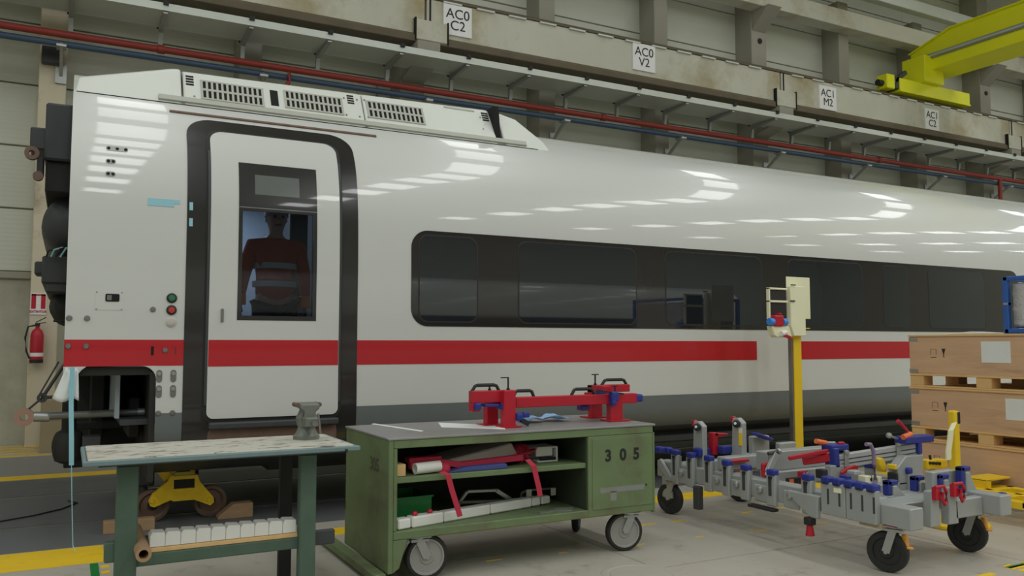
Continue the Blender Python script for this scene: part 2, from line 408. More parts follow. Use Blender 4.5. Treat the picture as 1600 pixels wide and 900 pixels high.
# crane runway beams, one per span between corbels
seams = [COLX[0], COLX[3], COLX[6], COLX[9], COLX[12]]
bl = ['stained concrete runway beam at far left, left of the AC0 C2 sign', 'concrete runway beam carrying the AC0 C2 and AC0 V2 signs',
      'concrete runway beam carrying the two AC1 signs and the yellow crane', 'concrete runway beam at far right beyond the AC1 signs']
for i in range(4):
    a, b = seams[i], seams[i + 1]
    t = thing('runway_beam', ((a + b) / 2, 12.7, 6.34), bl[i], 'beam', 'concrete crane runway beams')
    MB().box(a + 0.02, b - 0.02, 12.5, 12.95, 6.44, 7.12).build('web', M['beamc'], t, 0.01)
    MB().prism([(12.44, 6.34), (13.0, 6.34), (13.0, 6.44), (12.95, 6.5), (12.5, 6.5), (12.44, 6.44)], 'x', a + 0.02, b - 0.02).build('bottom_flange', M['beamrust'], t, 0.008)
    MB().box(a + 0.02, b - 0.02, 12.48, 12.98, 7.125, 7.155).build('top_plate', M['beamrust'], t)
    xx = a + 0.3
    while xx < b - 0.4:
        MB().box(xx, xx + 0.34, 12.46, 12.52, 7.095, 7.122).build('shim_plate', M['galv'], t); xx += 0.62
    MB().box(a + 0.02, b - 0.02, 12.62, 12.70, 7.17, 7.24).build('rail', M['beamrust'], t)
    if i:   # dapped end with the bearing block
        MB().box(a - 0.20, a + 0.36, 12.43, 12.5, 6.38, 6.72).build('bearing_block', M['beamc'], t, 0.01)
        for dx in (-0.215, 0.36): MB().box(a + dx, a + dx + 0.02, 12.42, 12.5, 6.36, 6.74).build('joint', M['slot'], t)
        MB().box(a + 0.06, a + 0.085, 12.485, 12.5, 6.72, 7.12).build('joint', M['slot'], t)

# signs on the beam
def beam_sign(x, z, body, label, wd=0.52, ht=0.52):
    t = thing('beam_sign', (x, 12.49, z - ht / 2), label, 'sign', 'white letter signs on the runway beam')
    MB().box(x - wd / 2, x + wd / 2, 12.47, 12.5, z - ht / 2, z + ht / 2).build('board', M['sign'], t)
    text(t, body, (x, 12.466, z), (PI / 2, 0, 0), 0.235, M['ink'], bold=0.0)
beam_sign(5.624, 6.83, 'AC0\nC2', 'white sign reading AC0 C2 on the concrete beam')
beam_sign(9.509, 6.84, 'AC0\nV2', 'white sign reading AC0 V2 on the concrete beam')
beam_sign(14.478, 6.76, 'AC1\nM2', 'white sign reading AC1 M2 on the concrete beam')
beam_sign(18.009, 6.74, 'AC1\nC2', 'white sign reading AC1 C2 below the yellow crane', 0.5, 0.5)

# cable tray with cantilever brackets and hangers
t = thing('cable_tray', (10, 12.4, 5.98), 'long galvanised cable tray on brackets under the runway beam', 'cable tray')
MB().box(-3, 36, 12.1, 12.78, 5.99, 6.0).build('tray_bottom', M['galv'], t)
MB().box(-3, 36, 12.09, 12.10, 5.985, 6.09).build('tray_lip', M['galv'], t)
MB().box(-3, 36, 12.78, 12.79, 5.985, 6.09).build('tray_lip', M['galv'], t)
x = -2.4
while x < 34:
    mb = MB(); mb.prism([(12.12, 5.985), (12.84, 5.985), (12.84, 5.72), (12.79, 5.72), (12.76, 5.90), (12.12, 5.955)], 'x', x - 0.03, x + 0.03)
    mb.build('bracket', M['zinc'], t)
    MB().box(x - 0.035, x + 0.035, 12.06, 12.10, 6.06, 6.12).build('clip', M['ink'], t)
    MB().box(x - 0.03 - 0.02, x + 0.03 - 0.02, 12.80, 12.86, 5.98, 6.36).build('hanger', M['ink'], t)
    x += 1.15
# pipes
t = thing('red_pipe', (10, 12.6, 5.55), 'long red pipe running along the far wall above the blue pipe', 'pipe')
MB().cyl((-4, 12.6, 5.60), (38, 12.6, 5.60), 0.05, n=12).build('pipe_run', M['piper'], t, smooth=40)
for x in (1.0, 8.6, 16.2, 23.8): MB().cyl((x, 12.6, 5.60), (x + 0.09, 12.6, 5.60), 0.064, n=12).build('coupling', M['piper'], t, smooth=40)
MB().tube([(2.86, 12.6, 5.6), (2.86, 12.6, 5.4), (2.78, 12.6, 5.25), (2.70, 12.6, 5.05), (2.66, 12.6, 4.7)], 0.03).build('branch', M['piper'], t, smooth=40)
MB().cyl((20.794, 12.6, 5.6), (20.794, 12.6, 4.9), 0.05).build('branch', M['piper'], t, smooth=40)
t = thing('blue_pipe', (10, 12.68, 5.42), 'long blue pipe running just below the red pipe', 'pipe')
MB().cyl((-4, 12.68, 5.49), (38, 12.68, 5.49), 0.045, n=12).build('pipe_run', M['pipeb'], t, smooth=40)
for x in COLX:
    mb = MB(); mb.bar((x + 0.1, 13.1, 5.15), (x + 0.1, 12.6, 5.47), 0.04, 0.05); mb.box(x + 0.04, x + 0.16, 12.55, 12.75, 5.42, 5.45); mb.box(x + 0.03, x + 0.17, 13.06, 13.1, 5.05, 5.32)
    mb.build('pipe_support', M['zinc'], t)
# conduits on two columns
tag(MB().tube([(COLX[3] - 0.45, 13.5, 5.98), (COLX[3] - 0.5, 13.5, 5.8), (COLX[3] - 0.52, 13.4, 5.5), (COLX[3] - 0.52, 13.4, 3.5)], 0.02).build('conduit', M['zinc']), 'thin grey conduit dropping behind the pipes below the AC0 C2 sign', 'conduit')

# yellow travelling crane
X0 = 16.567; X1 = 19.409
t = thing('bridge_crane', ((X0 + X1) / 2, 12.6, 7.2), 'yellow overhead travelling crane standing on the runway beam', 'crane')
MB().box(X0 + 0.25, X1, 12.42, 12.82, 7.26, 7.56).build('end_carriage', M['crane'], t, 0.01)
MB().box(X0 + 0.25, X1, 12.40, 12.84, 7.24, 7.27).build('end_carriage_plate', M['crane'], t)
mb = MB(); mb.box(X0 - 0.15, X0 + 0.12, 12.45, 12.75, 7.28, 7.62); mb.build('buffer_block', M['crane'], t, 0.02)
MB().cyl((X0 - 0.15, 12.6, 7.42), (X0 - 0.3, 12.6, 7.42), 0.07).build('rubber_buffer', M['rubber'], t, smooth=40)
mb = MB(); mb.bar((X0 + 0.1, 12.5, 7.45), (X0 + 0.55, 12.5, 7.75), 0.1, 0.1); mb.box(X0 + 0.14, X0 + 0.28, 12.45, 12.8, 7.3, 7.6); mb.build('drive_motor', M['dark'], t, 0.01)
gx = 17.85
MB().box(gx - 0.3, gx + 0.4, 12.3, 12.9, 7.56, 8.2).build('bridge_leg', M['crane'], t, 0.01)
# girder along y: deep near the camera, haunched towards its end
MB().prism([(12.88, 8.22), (12.88, 8.40), (11.8, 8.72), (-6, 8.72), (-6, 8.22)], 'x', gx + 0.02, gx + 0.06).build('girder_web', M['crane'], t)
MB().box(gx + 0.80, gx + 0.84, -6, 12.9, 8.02, 8.6).build('girder_web', M['crane'], t)
MB().box(gx - 0.12, gx + 0.98, -6, 12.92, 8.17, 8.21).build('girder_flange', M['galv'], t)
MB().box(gx - 0.06, gx - 0.0, -6, 12.9, 8.14, 8.26).build('cable_duct', M['zinc'], t)
MB().box(gx - 0.02, gx + 0.92, -6, 12.9, 7.88, 8.17).build('girder_bottom', M['crane'], t)
mb = MB(); mb.bar((gx + 0.35, 12.9, 8.41), (gx + 0.35, 11.8, 8.74), 0.8, 0.03); mb.box(gx - 0.05, gx + 0.75, -6, 11.8, 8.72, 8.75); mb.build('girder_top_flange', M['crane'], t)

# extinguisher and its sign on the first column
ec = (-0.365, 13.080, 1.385)
t = thing('fire_extinguisher', (ec[0], 13.0, ec[2] - 0.28), 'red fire extinguisher hung on the pale column at left', 'fire extinguisher')
MB().lathe([(0.0, -0.24), (0.075, -0.24), (0.08, -0.2), (0.08, 0.14), (0.06, 0.2), (0.025, 0.23), (0.025, 0.27)], (ec[0], 12.98, ec[2]), n=20).build('cylinder', M['redp'], t, smooth=40)
MB().lathe([(0.082, -0.24), (0.082, -0.19)], (ec[0], 12.98, ec[2]), n=20).build('foot_ring', M['rubber'], t, smooth=40)
MB().lathe([(0.0815, -0.15), (0.0815, -0.10)], (ec[0], 12.98, ec[2]), n=20).build('white_band', M['sign'], t, smooth=40)
mb = MB(); mb.box(ec[0] - 0.03, ec[0] + 0.03, 12.95, 13.0, ec[2] + 0.26, ec[2] + 0.3); mb.bar((ec[0] - 0.02, 12.97, ec[2] + 0.31), (ec[0] + 0.1, 12.97, ec[2] + 0.38), 0.02, 0.012); mb.bar((ec[0] - 0.02, 12.97, ec[2] + 0.29), (ec[0] + 0.1, 12.97, ec[2] + 0.31), 0.02, 0.012)
mb.build('valve', M['ink'], t)
MB().tube([(ec[0] - 0.03, 12.97, ec[2] + 0.27), (ec[0] - 0.11, 12.97, ec[2] + 0.25), (ec[0] - 0.14, 12.97, ec[2] + 0.1), (ec[0] - 0.12, 12.97, ec[2] - 0.08), (ec[0] - 0.08, 12.96, ec[2] - 0.18)], 0.012).build('hose', M['rubber'], t, smooth=60)
MB().box(ec[0] - 0.02, ec[0] + 0.02, 13.0, 13.1, ec[2] - 0.05, ec[2] + 0.1).build('wall_hook', M['zinc'], t)
sc_ = (-0.368, 13.090, 1.945)
t = thing('fire_sign', (sc_[0], 13.09, sc_[2] - 0.18), 'white sign with a red extinguisher panel above the extinguisher', 'sign')
MB().box(sc_[0] - 0.095, sc_[0] + 0.095, 13.085, 13.1, sc_[2] - 0.14, sc_[2] + 0.15).build('board', M['sign'], t)
mb = MB(); mb.box(sc_[0] - 0.085, sc_[0] - 0.03, 13.08, 13.085, sc_[2] - 0.06, sc_[2] + 0.14); mb.box(sc_[0] + 0.03, sc_[0] + 0.085, 13.08, 13.085, sc_[2] - 0.06, sc_[2] + 0.14); mb.box(sc_[0] - 0.085, sc_[0] + 0.085, 13.08, 13.085, sc_[2] + 0.12, sc_[2] + 0.14)
mb.build('red_panel', M['redp'], t)
text(t, 'EXTINTOR', (sc_[0], 13.08, sc_[2] - 0.10), (PI / 2, 0, 0), 0.042, M['redp'], bold=0.001)
gb = (-0.311, 13.090, 5.412)
tag(MB().box(gb[0] - 0.13, gb[0] + 0.13, 12.97, 13.1, gb[2] - 0.12, gb[2] + 0.12).build('junction_box', M['dark'], None, 0.01), 'small grey junction box high on the pale column', 'box')

# ============================================================ the railway coach
PF = [(7.1, .40), (6.85, .50), (6.65, .58), (6.54, .68), (6.5, .82), (6.5, 1.2), (6.5, 1.7), (6.5, 2.1), (6.52, 2.5), (6.58, 2.8), (6.68, 3.0), (6.82, 3.18), (7.0, 3.33), (7.2, 3.45), (7.5, 3.58), (7.8, 3.655), (8.15, 3.68)]
def catmull(P, n=6):
    out = []
    for i in range(len(P) - 1):
        p0 = P[max(i - 1, 0)]; p1 = P[i]; p2 = P[i + 1]; p3 = P[min(i + 2, len(P) - 1)]
        for k in range(n):
            t = k / n
            out.append(tuple(0.5 * (2 * b + (-a + c) * t + (2 * a - 5 * b + 4 * c - d) * t * t + (-a + 3 * b - 3 * c + d) * t ** 3) for a, b, c, d in zip(p0, p1, p2, p3)))
    out.append(P[-1]); return out
PS = [Vector(p) for p in catmull(PF)]
SL = [0.0]
for a, b in zip(PS, PS[1:]): SL.append(SL[-1] + (b - a).length)
def s_of_z(z):
    for i in range(len(PS) - 1):
        if PS[i][1] <= z <= PS[i + 1][1] + 1e-9:
            t = (z - PS[i][1]) / max(1e-9, PS[i + 1][1] - PS[i][1]); return SL[i] + t * (SL[i + 1] - SL[i])
    return SL[-1]
def body(x, s, off):
    s = max(0, min(SL[-1], s))
    for i in range(len(PS) - 1):
        if s <= SL[i + 1] + 1e-9: break
    t = (s - SL[i]) / (SL[i + 1] - SL[i]); p = PS[i].lerp(PS[i + 1], t)
    def nrm(j):
        a = PS[max(j - 1, 0)]; b = PS[min(j + 1, len(PS) - 1)]; d = (b - a).normalized(); return Vector((-d[1], d[0]))
    n = nrm(i).lerp(nrm(i + 1), t).normalized()
    return (x, p[0] + n[0] * off, p[1] + n[1] * off)
def fair(x, t, off):           # the slightly leaning face of the roof fairing
    return (x, 6.98 + .17 * t - .883 * off, 3.33 + .32 * t + .469 * off)
def panel(mb, fn, x0, x1, v0, v1, r=0.0, off=0.004, holes=(), step=0.04, back=0.0, r_bot=None):
    rb = r if r_bot is None else r_bot
    vs = {v0, v1}
    k = int((v1 - v0) / step)
    for i in range(1, k): vs.add(v0 + (v1 - v0) * i / k)
    for q in range(1, 9):
        a = PI / 2 * q / 8
        if rb: vs.add(v0 + rb * (1 - math.cos(a)))
        if r: vs.add(v1 - r * (1 - math.cos(a)))
    for h in holes: vs.add(h[2]); vs.add(h[3])
    vs = sorted(vs); vv = [vs[0]]
    for v in vs[1:]:
        if v - vv[-1] > 1e-4: vv.append(v)
    def inset(v):
        if rb and v < v0 + rb: d = rb - (v - v0); return rb - math.sqrt(max(0, rb * rb - d * d))
        if r and v > v1 - r: d = r - (v1 - v); return r - math.sqrt(max(0, r * r - d * d))
        return 0
    for a, b in zip(vv, vv[1:]):
        m = (a + b) / 2; seg = [(x0 + inset(a), x1 - inset(a), x0 + inset(b), x1 - inset(b))]
        hs = [h for h in holes if h[2] - 1e-6 < m < h[3] + 1e-6]
        for h in hs:
            la, ra, lb, rb_ = seg.pop(); seg += [(la, h[0], lb, h[0]), (h[1], ra, h[1], rb_)]
        for la, ra, lb, rb_ in seg:
            mb.add([fn(la, a, off), fn(ra, a, off), fn(rb_, b, off), fn(lb, b, off)], [(0, 1, 2, 3)])
            mb.add([fn(la, a, off), fn(lb, b, off), fn(lb, b, back), fn(la, a, back)], [(0, 1, 2, 3)])
            mb.add([fn(ra, a, off), fn(rb_, b, off), fn(rb_, b, back), fn(ra, a, back)], [(0, 1, 2, 3)])
    for v, s in ((vv[0], 0), (vv[-1], 1)):
        i = inset(v); mb.add([fn(x0 + i, v, off), fn(x1 - i, v, off), fn(x1 - i, v, back), fn(x0 + i, v, back)], [(0, 1, 2, 3)])
    for h in holes:
        for v in (h[2], h[3]): mb.add([fn(h[0], v, off), fn(h[1], v, off), fn(h[1], v, back), fn(h[0], v, back)], [(0, 1, 2, 3)])
    return mb
def weld(mb):   # merge doubled corners so that the surface shades smoothly
    key = {}; nv = []; mp = []
    for v in mb.v:
        k = (round(v[0], 5), round(v[1], 5), round(v[2], 5))
        if k not in key: key[k] = len(nv); nv.append(v)
        mp.append(key[k])
    f = []
    for q in mb.f:
        q2 = []
        for i in q:
            if mp[i] not in q2: q2.append(mp[i])
        if len(q2) > 2: f.append(tuple(q2))
    mb.v = nv; mb.f = f; return mb
def bp(name, m, x0, x1, z0, z1, off=0.004, r=0.0, holes=(), parent=None, back=0.0, r_bot=None, step=0.04):
    hs = [(h[0], h[1], s_of_z(h[2]), s_of_z(h[3])) for h in holes]
    mb = panel(MB(), body, x0, x1, s_of_z(z0), s_of_z(z1), r, off, hs, step, back, r_bot)
    return weld(mb).build(name, m, parent or coach, smooth=35)

XE = 19.0; CY = 8.15
coach = thing('railway_coach', (0, CY, 0), 'long white railway coach with red stripe and dark window band', 'train')
WIN = (1.12, 1.71, 1.585, 2.785)
mb = MB()
zt = PS[-1][1]
def shell(x0, x1, z0, holes=()):
    hs = [(h[0], h[1], s_of_z(h[2]), s_of_z(h[3])) for h in holes]
    vs = sorted({s_of_z(z0), SL[-1]} | {s for s in SL if s > s_of_z(z0)} | {v for h in hs for v in h[2:]})
    for a, b in zip(vs, vs[1:]):
        if b - a < 1e-5: continue
        m = (a + b) / 2; seg = [(x0, x1)]
        for h in hs:
            if h[2] < m < h[3]: seg = [(x0, h[0]), (h[1], x1)]
        for l, r in seg: mb.add([body(l, a, 0), body(r, a, 0), body(r, b, 0), body(l, b, 0)], [(0, 1, 2, 3)])
shell(-0.02, 0.57, 1.245); shell(0.57, 5.0, 0.90, [WIN]); shell(5.0, XE, 0.90)
weld(mb).build('body_side', M['white'], coach, smooth=40)
mb = MB()
far = [p for p in PS if p[1] > 0.9]
for a, b in zip(far, far[1:]):
    mb.add([(-0.02, 2 * CY - a[0], a[1]), (XE, 2 * CY - a[0], a[1]), (XE, 2 * CY - b[0], b[1]), (-0.02, 2 * CY - b[0], b[1])], [(0, 1, 2, 3)])
weld(mb).build('far_side', M['white'], coach, smooth=40)
bp('skirt', M['grey'], 0.57, XE, 0.60, 0.905, 0.003)
mb = MB()
for a, b in zip(PS, PS[1:]):
    if a[1] < 0.62: mb.add([(0.57, a[0], a[1]), (XE, a[0], a[1]), (XE, b[0], b[1]), (0.57, b[0], b[1])], [(0, 1, 2, 3)])
weld(mb).build('underside_fairing', M['dark'], coach, smooth=40)  # darker than the skirt: shade of the downward-facing tuck put into the colour
MB().box(1.5, XE, 7.1, 9.2, 0.36, 0.84).build('underframe', M['darker'], coach)
MB().box(2.2, XE - 1, 6.72, 6.80, 0.42, 0.49).build('underfloor_duct', M['dark'], coach, 0.01)
# body ends
endp = [(p[0], p[1]) for p in PS if p[1] > 1.25]; endp = endp + [(2 * CY - y, z) for y, z in reversed(endp)]
endp = [(CY + (y - CY) * 0.985, z - 0.02 if z > 1.3 else z) for y, z in endp]
MB().prism(endp, 'x', -0.012, 0.02).build('end_wall', M['dark'], coach)
MB().prism(endp, 'x', XE - 0.03, XE).build('end_wall', M['dark'], coach)
MB().box(0.0, 0.6, 6.53, 9.7, 1.18, 1.24).build('end_sill', M['darker'], coach)
MB().box(0.53, 0.57, 6.51, 9.7, 0.42, 1.2).build('recess_wall', M['darker'], coach)
mb = MB(); mb.box(-0.0, 0.57, 8.0, 8.1, 0.36, 1.2); mb.box(0.18, 0.28, 7.6, 7.99, 0.62, 1.17); mb.box(0.42, 0.5, 6.9, 7.6, 0.7, 1.0)
mb.box(0.0, 0.5, 7.5, 7.6, 0.72, 0.78); mb.build('coupler_housing', M['darker'], coach, 0.01)
MB().box(0.12, 0.24, 6.9, 7.1, 0.60, 0.72).build('wood_packing', M['dark'], coach, 0.005)
# rounded inner corner of the recess opening
cr = [(0.57, 1.245)]
for k in range(9):
    a = PI / 2 * k / 8; cr.append((0.47 + 0.10 * math.cos(a) , 1.145 + 0.10 * math.sin(a)))
MB().prism(cr, 'y', 6.497, 6.51).build('corner_fillet', M['white'], coach)
MB().prism([(-0.02, 1.245), (-0.02, 1.12), (0.05, 1.16), (0.09, 1.22), (0.12, 1.245)], 'y', 6.497, 6.51).build('corner_fillet', M['white'], coach)

# door: black surround, leaf, window
bp('door_surround', M['black'], 0.75, 2.055, 0.60, 3.155, 0.005, r=0.20, r_bot=0.0, holes=[WIN])
bp('door_gasket', M['rubber'], 0.885, 1.925, 0.82, 3.055, 0.010, r=0.11, r_bot=0.08, holes=[WIN])
leaf = bp('door_leaf', M['white'], 0.915, 1.898, 0.852, 3.035, 0.022, r=0.10, r_bot=0.05, holes=[WIN], back=0.006)
bp('red_stripe', M['red'], 0.918, 1.895, 1.235, 1.432, 0.0235, parent=leaf, back=0.02)
bp('window_frame', M['black'], WIN[0] - 0.004, WIN[1] + 0.004, WIN[2] - 0.004, WIN[3] + 0.004, 0.0245, holes=[(1.145, 1.685, 1.615, 2.415)], parent=leaf, back=0.012)
bp('glass_pane', M['glass'], 1.14, 1.69, 1.61, 2.42, 0.016, parent=leaf, back=0.012)
bp('destination_display', mat('grey_display_glass', (0.16, 0.18, 0.17), 0.15, var=0.03), 1.235, 1.575, 2.545, 2.70, 0.0255, parent=leaf, back=0.02)
bp('window_bar', M['steel'], WIN[0], WIN[1], 2.437, 2.443, 0.026, parent=leaf, back=0.02)
MB().box(1.0, 1.02, 6.465, 6.49, 1.565, 1.665).build('door_handle', M['steel'], leaf, 0.004)
for x0, x1 in ((0.895, 0.913), (1.90, 1.915)): bp('edge_seal', M['dark'], x0, x1, 0.95, 2.86, 0.024, back=0.005)
# step below the leaf
MB().box(0.93, 1.90, 6.44, 6.55, 0.775, 0.825).build('door_step', M['dark'], coach, 0.012, seg=2)
MB().box(0.93, 1.90, 6.50, 6.60, 0.66, 0.775).build('step_housing', M['brownsteel'], coach, 0.01)

# vestibule inside the door
mb = MB(); mb.box(0.35, 2.55, 9.5, 9.55, 0.86, 3.0); mb.box(0.32, 0.35, 6.75, 9.5, 0.86, 3.0); mb.box(2.55, 2.58, 6.75, 9.5, 0.86, 3.0); mb.box(0.35, 2.55, 6.75, 9.5, 3.0, 3.03)
mb.build('vestibule_lining', M['vest'], coach)
MB().box(0.35, 2.55, 6.6, 9.5, 0.82, 0.86).build('vestibule_floor', M['dark'], coach)
mb = MB(); mb.box(1.98, 2.02, 8.6, 9.5, 0.86, 3.0); mb.box(2.12, 2.3, 8.2, 8.4, 0.86, 2.9); mb.build('vestibule_cabinet', M['dark'], coach, 0.01)

# stripe pieces on the body
bp('red_stripe', M['red'], -0.02, 0.75, 1.245, 1.432, 0.002); bp('red_stripe', M['red'], 2.055, 6.38, 1.235, 1.432, 0.002); bp('red_stripe', M['red'], 6.84, XE, 1.235, 1.432, 0.002)
# window band and its panes
bp('window_band', M['band'], 2.515, 11.04, 1.55, 2.36, 0.004, r=0.15)
for x0, x1 in ((2.59, 3.12), (3.54, 4.82), (5.19, 6.46), (6.86, 8.02), (8.38, 8.83), (9.2, 10.3)):
    bp('window_gasket', M['rubber'], x0 - 0.012, x1 + 0.012, 1.583, 2.327, 0.0055, r=0.085, back=0.002)
    bp('window_pane', M['pane'], x0, x1, 1.595, 2.315, 0.0065, r=0.08, back=0.002)
# roof fairing
def fp(name, m, x0, x1, t0, t1, off=0.003, r=0.0, holes=(), parent=None, back=0.0, step=0.5):
    return weld(panel(MB(), fair, x0, x1, t0, t1, r, off, holes, step, back)).build(name, m, parent or coach, smooth=35)
def hull(name, secs, m):
    mb = MB(); vs = []; fs = []
    for x, t, x2 in secs:
        a = fair(x, -0.25, 0); b = fair(x2, t, 0); c = (b[0], b[1] + 0.10, b[2] + 0.035)
        row = [a, b, c, (c[0], 2 * CY - c[1], c[2]), (b[0], 2 * CY - b[1], b[2]), (a[0], 2 * CY - a[1], a[2])]
        vs += row
    n = 6
    for i in range(len(secs) - 1):
        for k in range(n): fs.append((i * n + k, i * n + (k + 1) % n, (i + 1) * n + (k + 1) % n, (i + 1) * n + k))
    fs.append(tuple(range(n))); fs.append(tuple(range(len(secs) * n - 1, len(secs) * n - n - 1, -1)))
    mb.add(vs, fs); return mb.build(name, m, coach, 0.015, seg=2)
hull('roof_nose', [(-0.02, 0.30, 0.012), (0.67, 0.93, 0.68), (0.745, 0.96, 0.745)], M['white2'])
h1 = hull('roof_fairing', [(0.76, 0.90, 0.76), (2.265, 0.99, 2.265)], M['white2'])
h2 = hull('roof_fairing', [(2.275, 0.99, 2.275), (3.58, 1.08, 3.56)], M['white2'])
hull('roof_tail', [(3.66, 1.08, 3.63), (3.85, 0.90, 3.85), (4.17, 0.20, 4.10)], M['white2'])
fp('gutter', M['gutter'], 0.57, 3.88, -0.03, 0.10, 0.02)
bp('roof_seam', M['slot'], 0.0, 4.0, 3.296, 3.302, 0.004, back=-0.001)
for x0, z in ((0.62, 3.265), (0.2, 3.235), (0.2, 3.14), (0.2, 3.05)):
    pass
bp('drip_rail', M['brownsteel'], 0.64, 2.31, 3.192, 3.207, 0.012)
bp('roof_seam', M['gutter'], 3.9, XE, 3.50, 3.505, 0.002, back=-0.001)
def grille(x0, x1, t0, t1, n, h):
    g = fp('grille_recess', M['slot'], x0, x1, t0, t1, 0.003, parent=h)
    mb = MB(); wx = (x1 - x0) / n
    for i in range(n + 1):
        x = x0 + i * wx; panel(mb, fair, x - wx * 0.22, x + wx * 0.22, t0, t1, off=0.008, back=0.0, step=9)
    tm = t0 + (t1 - t0) * 0.5; panel(mb, fair, x0, x1, tm - 0.03, tm + 0.03, off=0.009, back=0, step=9)
    for tt in (t0, t1): panel(mb, fair, x0 - 0.01, x1 + 0.01, tt - 0.02, tt + 0.02, off=0.009, back=0, step=9)
    o = mb.build('grille_bars', M['gutter'], g); o['kind'] = 'stuff'
grille(0.90, 1.385, 0.17, 0.70, 12, h1); grille(1.575, 2.07, 0.24, 0.75, 12, h1); grille(2.31, 2.84, 0.28, 0.80, 12, h2)
fp('access_slot', M['slot'], 1.45, 1.515, 0.24, 0.72, 0.003, parent=h1)
def louvre(x0, x1, t0, t1, h):
    for k in range(4):
        a = t0 + (t1 - t0) * k / 4; fp('louvre_slot', M['slot'], x0, x1, a, a + (t1 - t0) * 0.15, 0.003, parent=h)
louvre(0.78, 0.84, 0.52, 0.84, h1); louvre(2.13, 2.19, 0.64, 0.95, h1); louvre(3.47, 3.54, 0.70, 1.02, h2)
fp('top_hatch', M['gutter'], 3.08, 3.40, 0.97, 1.02, 0.006, parent=h2)
for x, tt in ((2.1, 0.25), (2.22, 0.25), (2.1, 0.8), (2.22, 0.8), (2.3, 0.27), (2.29, 0.83), (3.45, 0.4), (3.45, 0.8), (0.84, 0.2)):
    MB().lathe([(0.008, 0), (0.008, 0.006)], fair(x, tt, 0.0), (0, -.88, .47), 8).build('screw', M['steel'], coach)
MB().prism([(3.575, 3.36), (3.625, 3.36), (3.60, 3.69), (3.55, 3.69)], 'y', 7.02, 7.4).build('gap_seal', M['slot'], coach)
# small fittings at the left end
def rivet(x, z, r=0.016, m='steel', off=0.01):
    s = s_of_z(z); o = body(x, s, 0); n = Vector(body(x, s, 1)) - Vector(o)
    return MB().lathe([(r * 1.25, 0), (r * 1.25, off * 0.4), (r, off), (r * 0.6, off * 1.05)], o, n, 16).build('bolt', M[m], coach, smooth=50)
for x, z in ((0.0, 1.58), (0.11, 1.58), (0.0, 1.385), (0.11, 1.385), (0.62, 1.355), (0.53, 1.65)): rivet(x + 0.005, z)
for z, m in ((1.735, 'lensg'), (1.648, 'lensr'), (1.562, 'lensw')):
    o = MB().lathe([(0.036, 0), (0.036, 0.008), (0.028, 0.012)], (0.66, 6.5, z), (0, -1, 0), 20).build('push_button', M['rubber' if m != 'lensw' else 'lensw'], coach, smooth=50)
    MB().lathe([(0.022, 0.008), (0.022, 0.016), (0.0, 0.018)], (0.66, 6.5, z), (0, -1, 0), 20).build('button_lens', M[m], o, smooth=50)
bp('service_panel', M['white'], 0.16, 0.34, 1.64, 1.77, 0.002, r=0.01)
soc = bp('socket', M['slot'], 0.225, 0.315, 1.70, 1.755, 0.005, r=0.01)
bp('socket_cover', M['steel'], 0.235, 0.265, 1.71, 1.745, 0.008, parent=soc)
for x, z in ((0.17, 1.765), (0.33, 1.765), (0.17, 1.645), (0.33, 1.645)): rivet(x, z, 0.004, off=0.004)
for z, x1 in ((2.81, 0.345), (2.71, 0.265), (2.615, 0.265)):
    o = bp('lifting_slot', M['steel'], 0.20, x1, z - 0.018, z + 0.018, 0.003, r=0.017)
    for k in range(3 if x1 > .3 else 2): 
        a = 0.217 + k * (x1 - 0.234) / (2 if x1 > .3 else 1) - 0.01
        bp('slot_hole', M['slot'], a, a + 0.022, z - 0.010, z + 0.010, 0.005, r=0.009, parent=o)
for x in (0.59, 0.685):
    for z in (1.17, 1.06):
        o = bp('bolt_slot', M['steel'], x - 0.02, x + 0.02, z - 0.045, z + 0.045, 0.003, r=0.02)
        MB().lathe([(0.016, 0), (0.014, 0.012)], (x, 6.5, z + 0.018), (0, -1, 0), 12).build('slot_bolt', M['zinc'], o)
    rivet(x, 0.905, 0.016)
bp('indicator_slot', M['slot'], 0.53, 0.55, 1.32, 1.385, 0.004); bp('indicator_slot', M['maroon'], 0.69, 0.70, 1.32, 1.385, 0.004)
bp('masking_tape', M['tape'], 0.48, 0.70, 2.43, 2.46, 0.003); bp('masking_tape', M['tape'], 0.48, 0.66, 2.405, 2.43, 0.003)
for z in (2.42, 2.30): bp('tape_scrap', M['tape'], 0.765, 0.79, z - 0.03, z + 0.03, 0.008)
# equipment on the end wall
t = coach
MB().box(-0.20, 0.0, 7.15, 8.9, 2.80, 3.24).build('end_cabinet', M['dark'], t, 0.015)
MB().box(-0.30, -0.18, 7.2, 7.6, 2.88, 3.05).build('end_bracket', M['dark'], t, 0.01)
MB().lathe([(0.02, 0), (0.05, 0), (0.05, 0.05), (0.02, 0.05), (0.02, 0)], (-0.28, 7.15, 2.83), (0, -1, 0), 20).build('end_ring', M['brownsteel'], t, smooth=40)
MB().lathe([(0.02, 0), (0.035, 0), (0.035, 0.05), (0.02, 0.05)], (-0.235, 7.15, 2.66), (0, -1, 0), 20).build('end_ring', M['brownsteel'], t, smooth=40)
MB().box(-0.19, 0.0, 7.2, 8.8, 2.56, 2.80).build('end_duct', M['darker'], t, 0.01)
MB().box(-0.25, -0.2, 7.2, 7.3, 2.68, 2.82).build('end_bracket', M['dark'], t, 0.01)
mb = MB(); mb.lathe([(0.05, -0.9), (0.16, -0.85), (0.235, -0.7), (0.25, -0.4), (0.25, 0.9), (0.2, 1.0)], (0.03, 8.2, 2.36), (0, 1, 0), 28)
mb.build('air_tank', M['dark'], t, smooth=40)
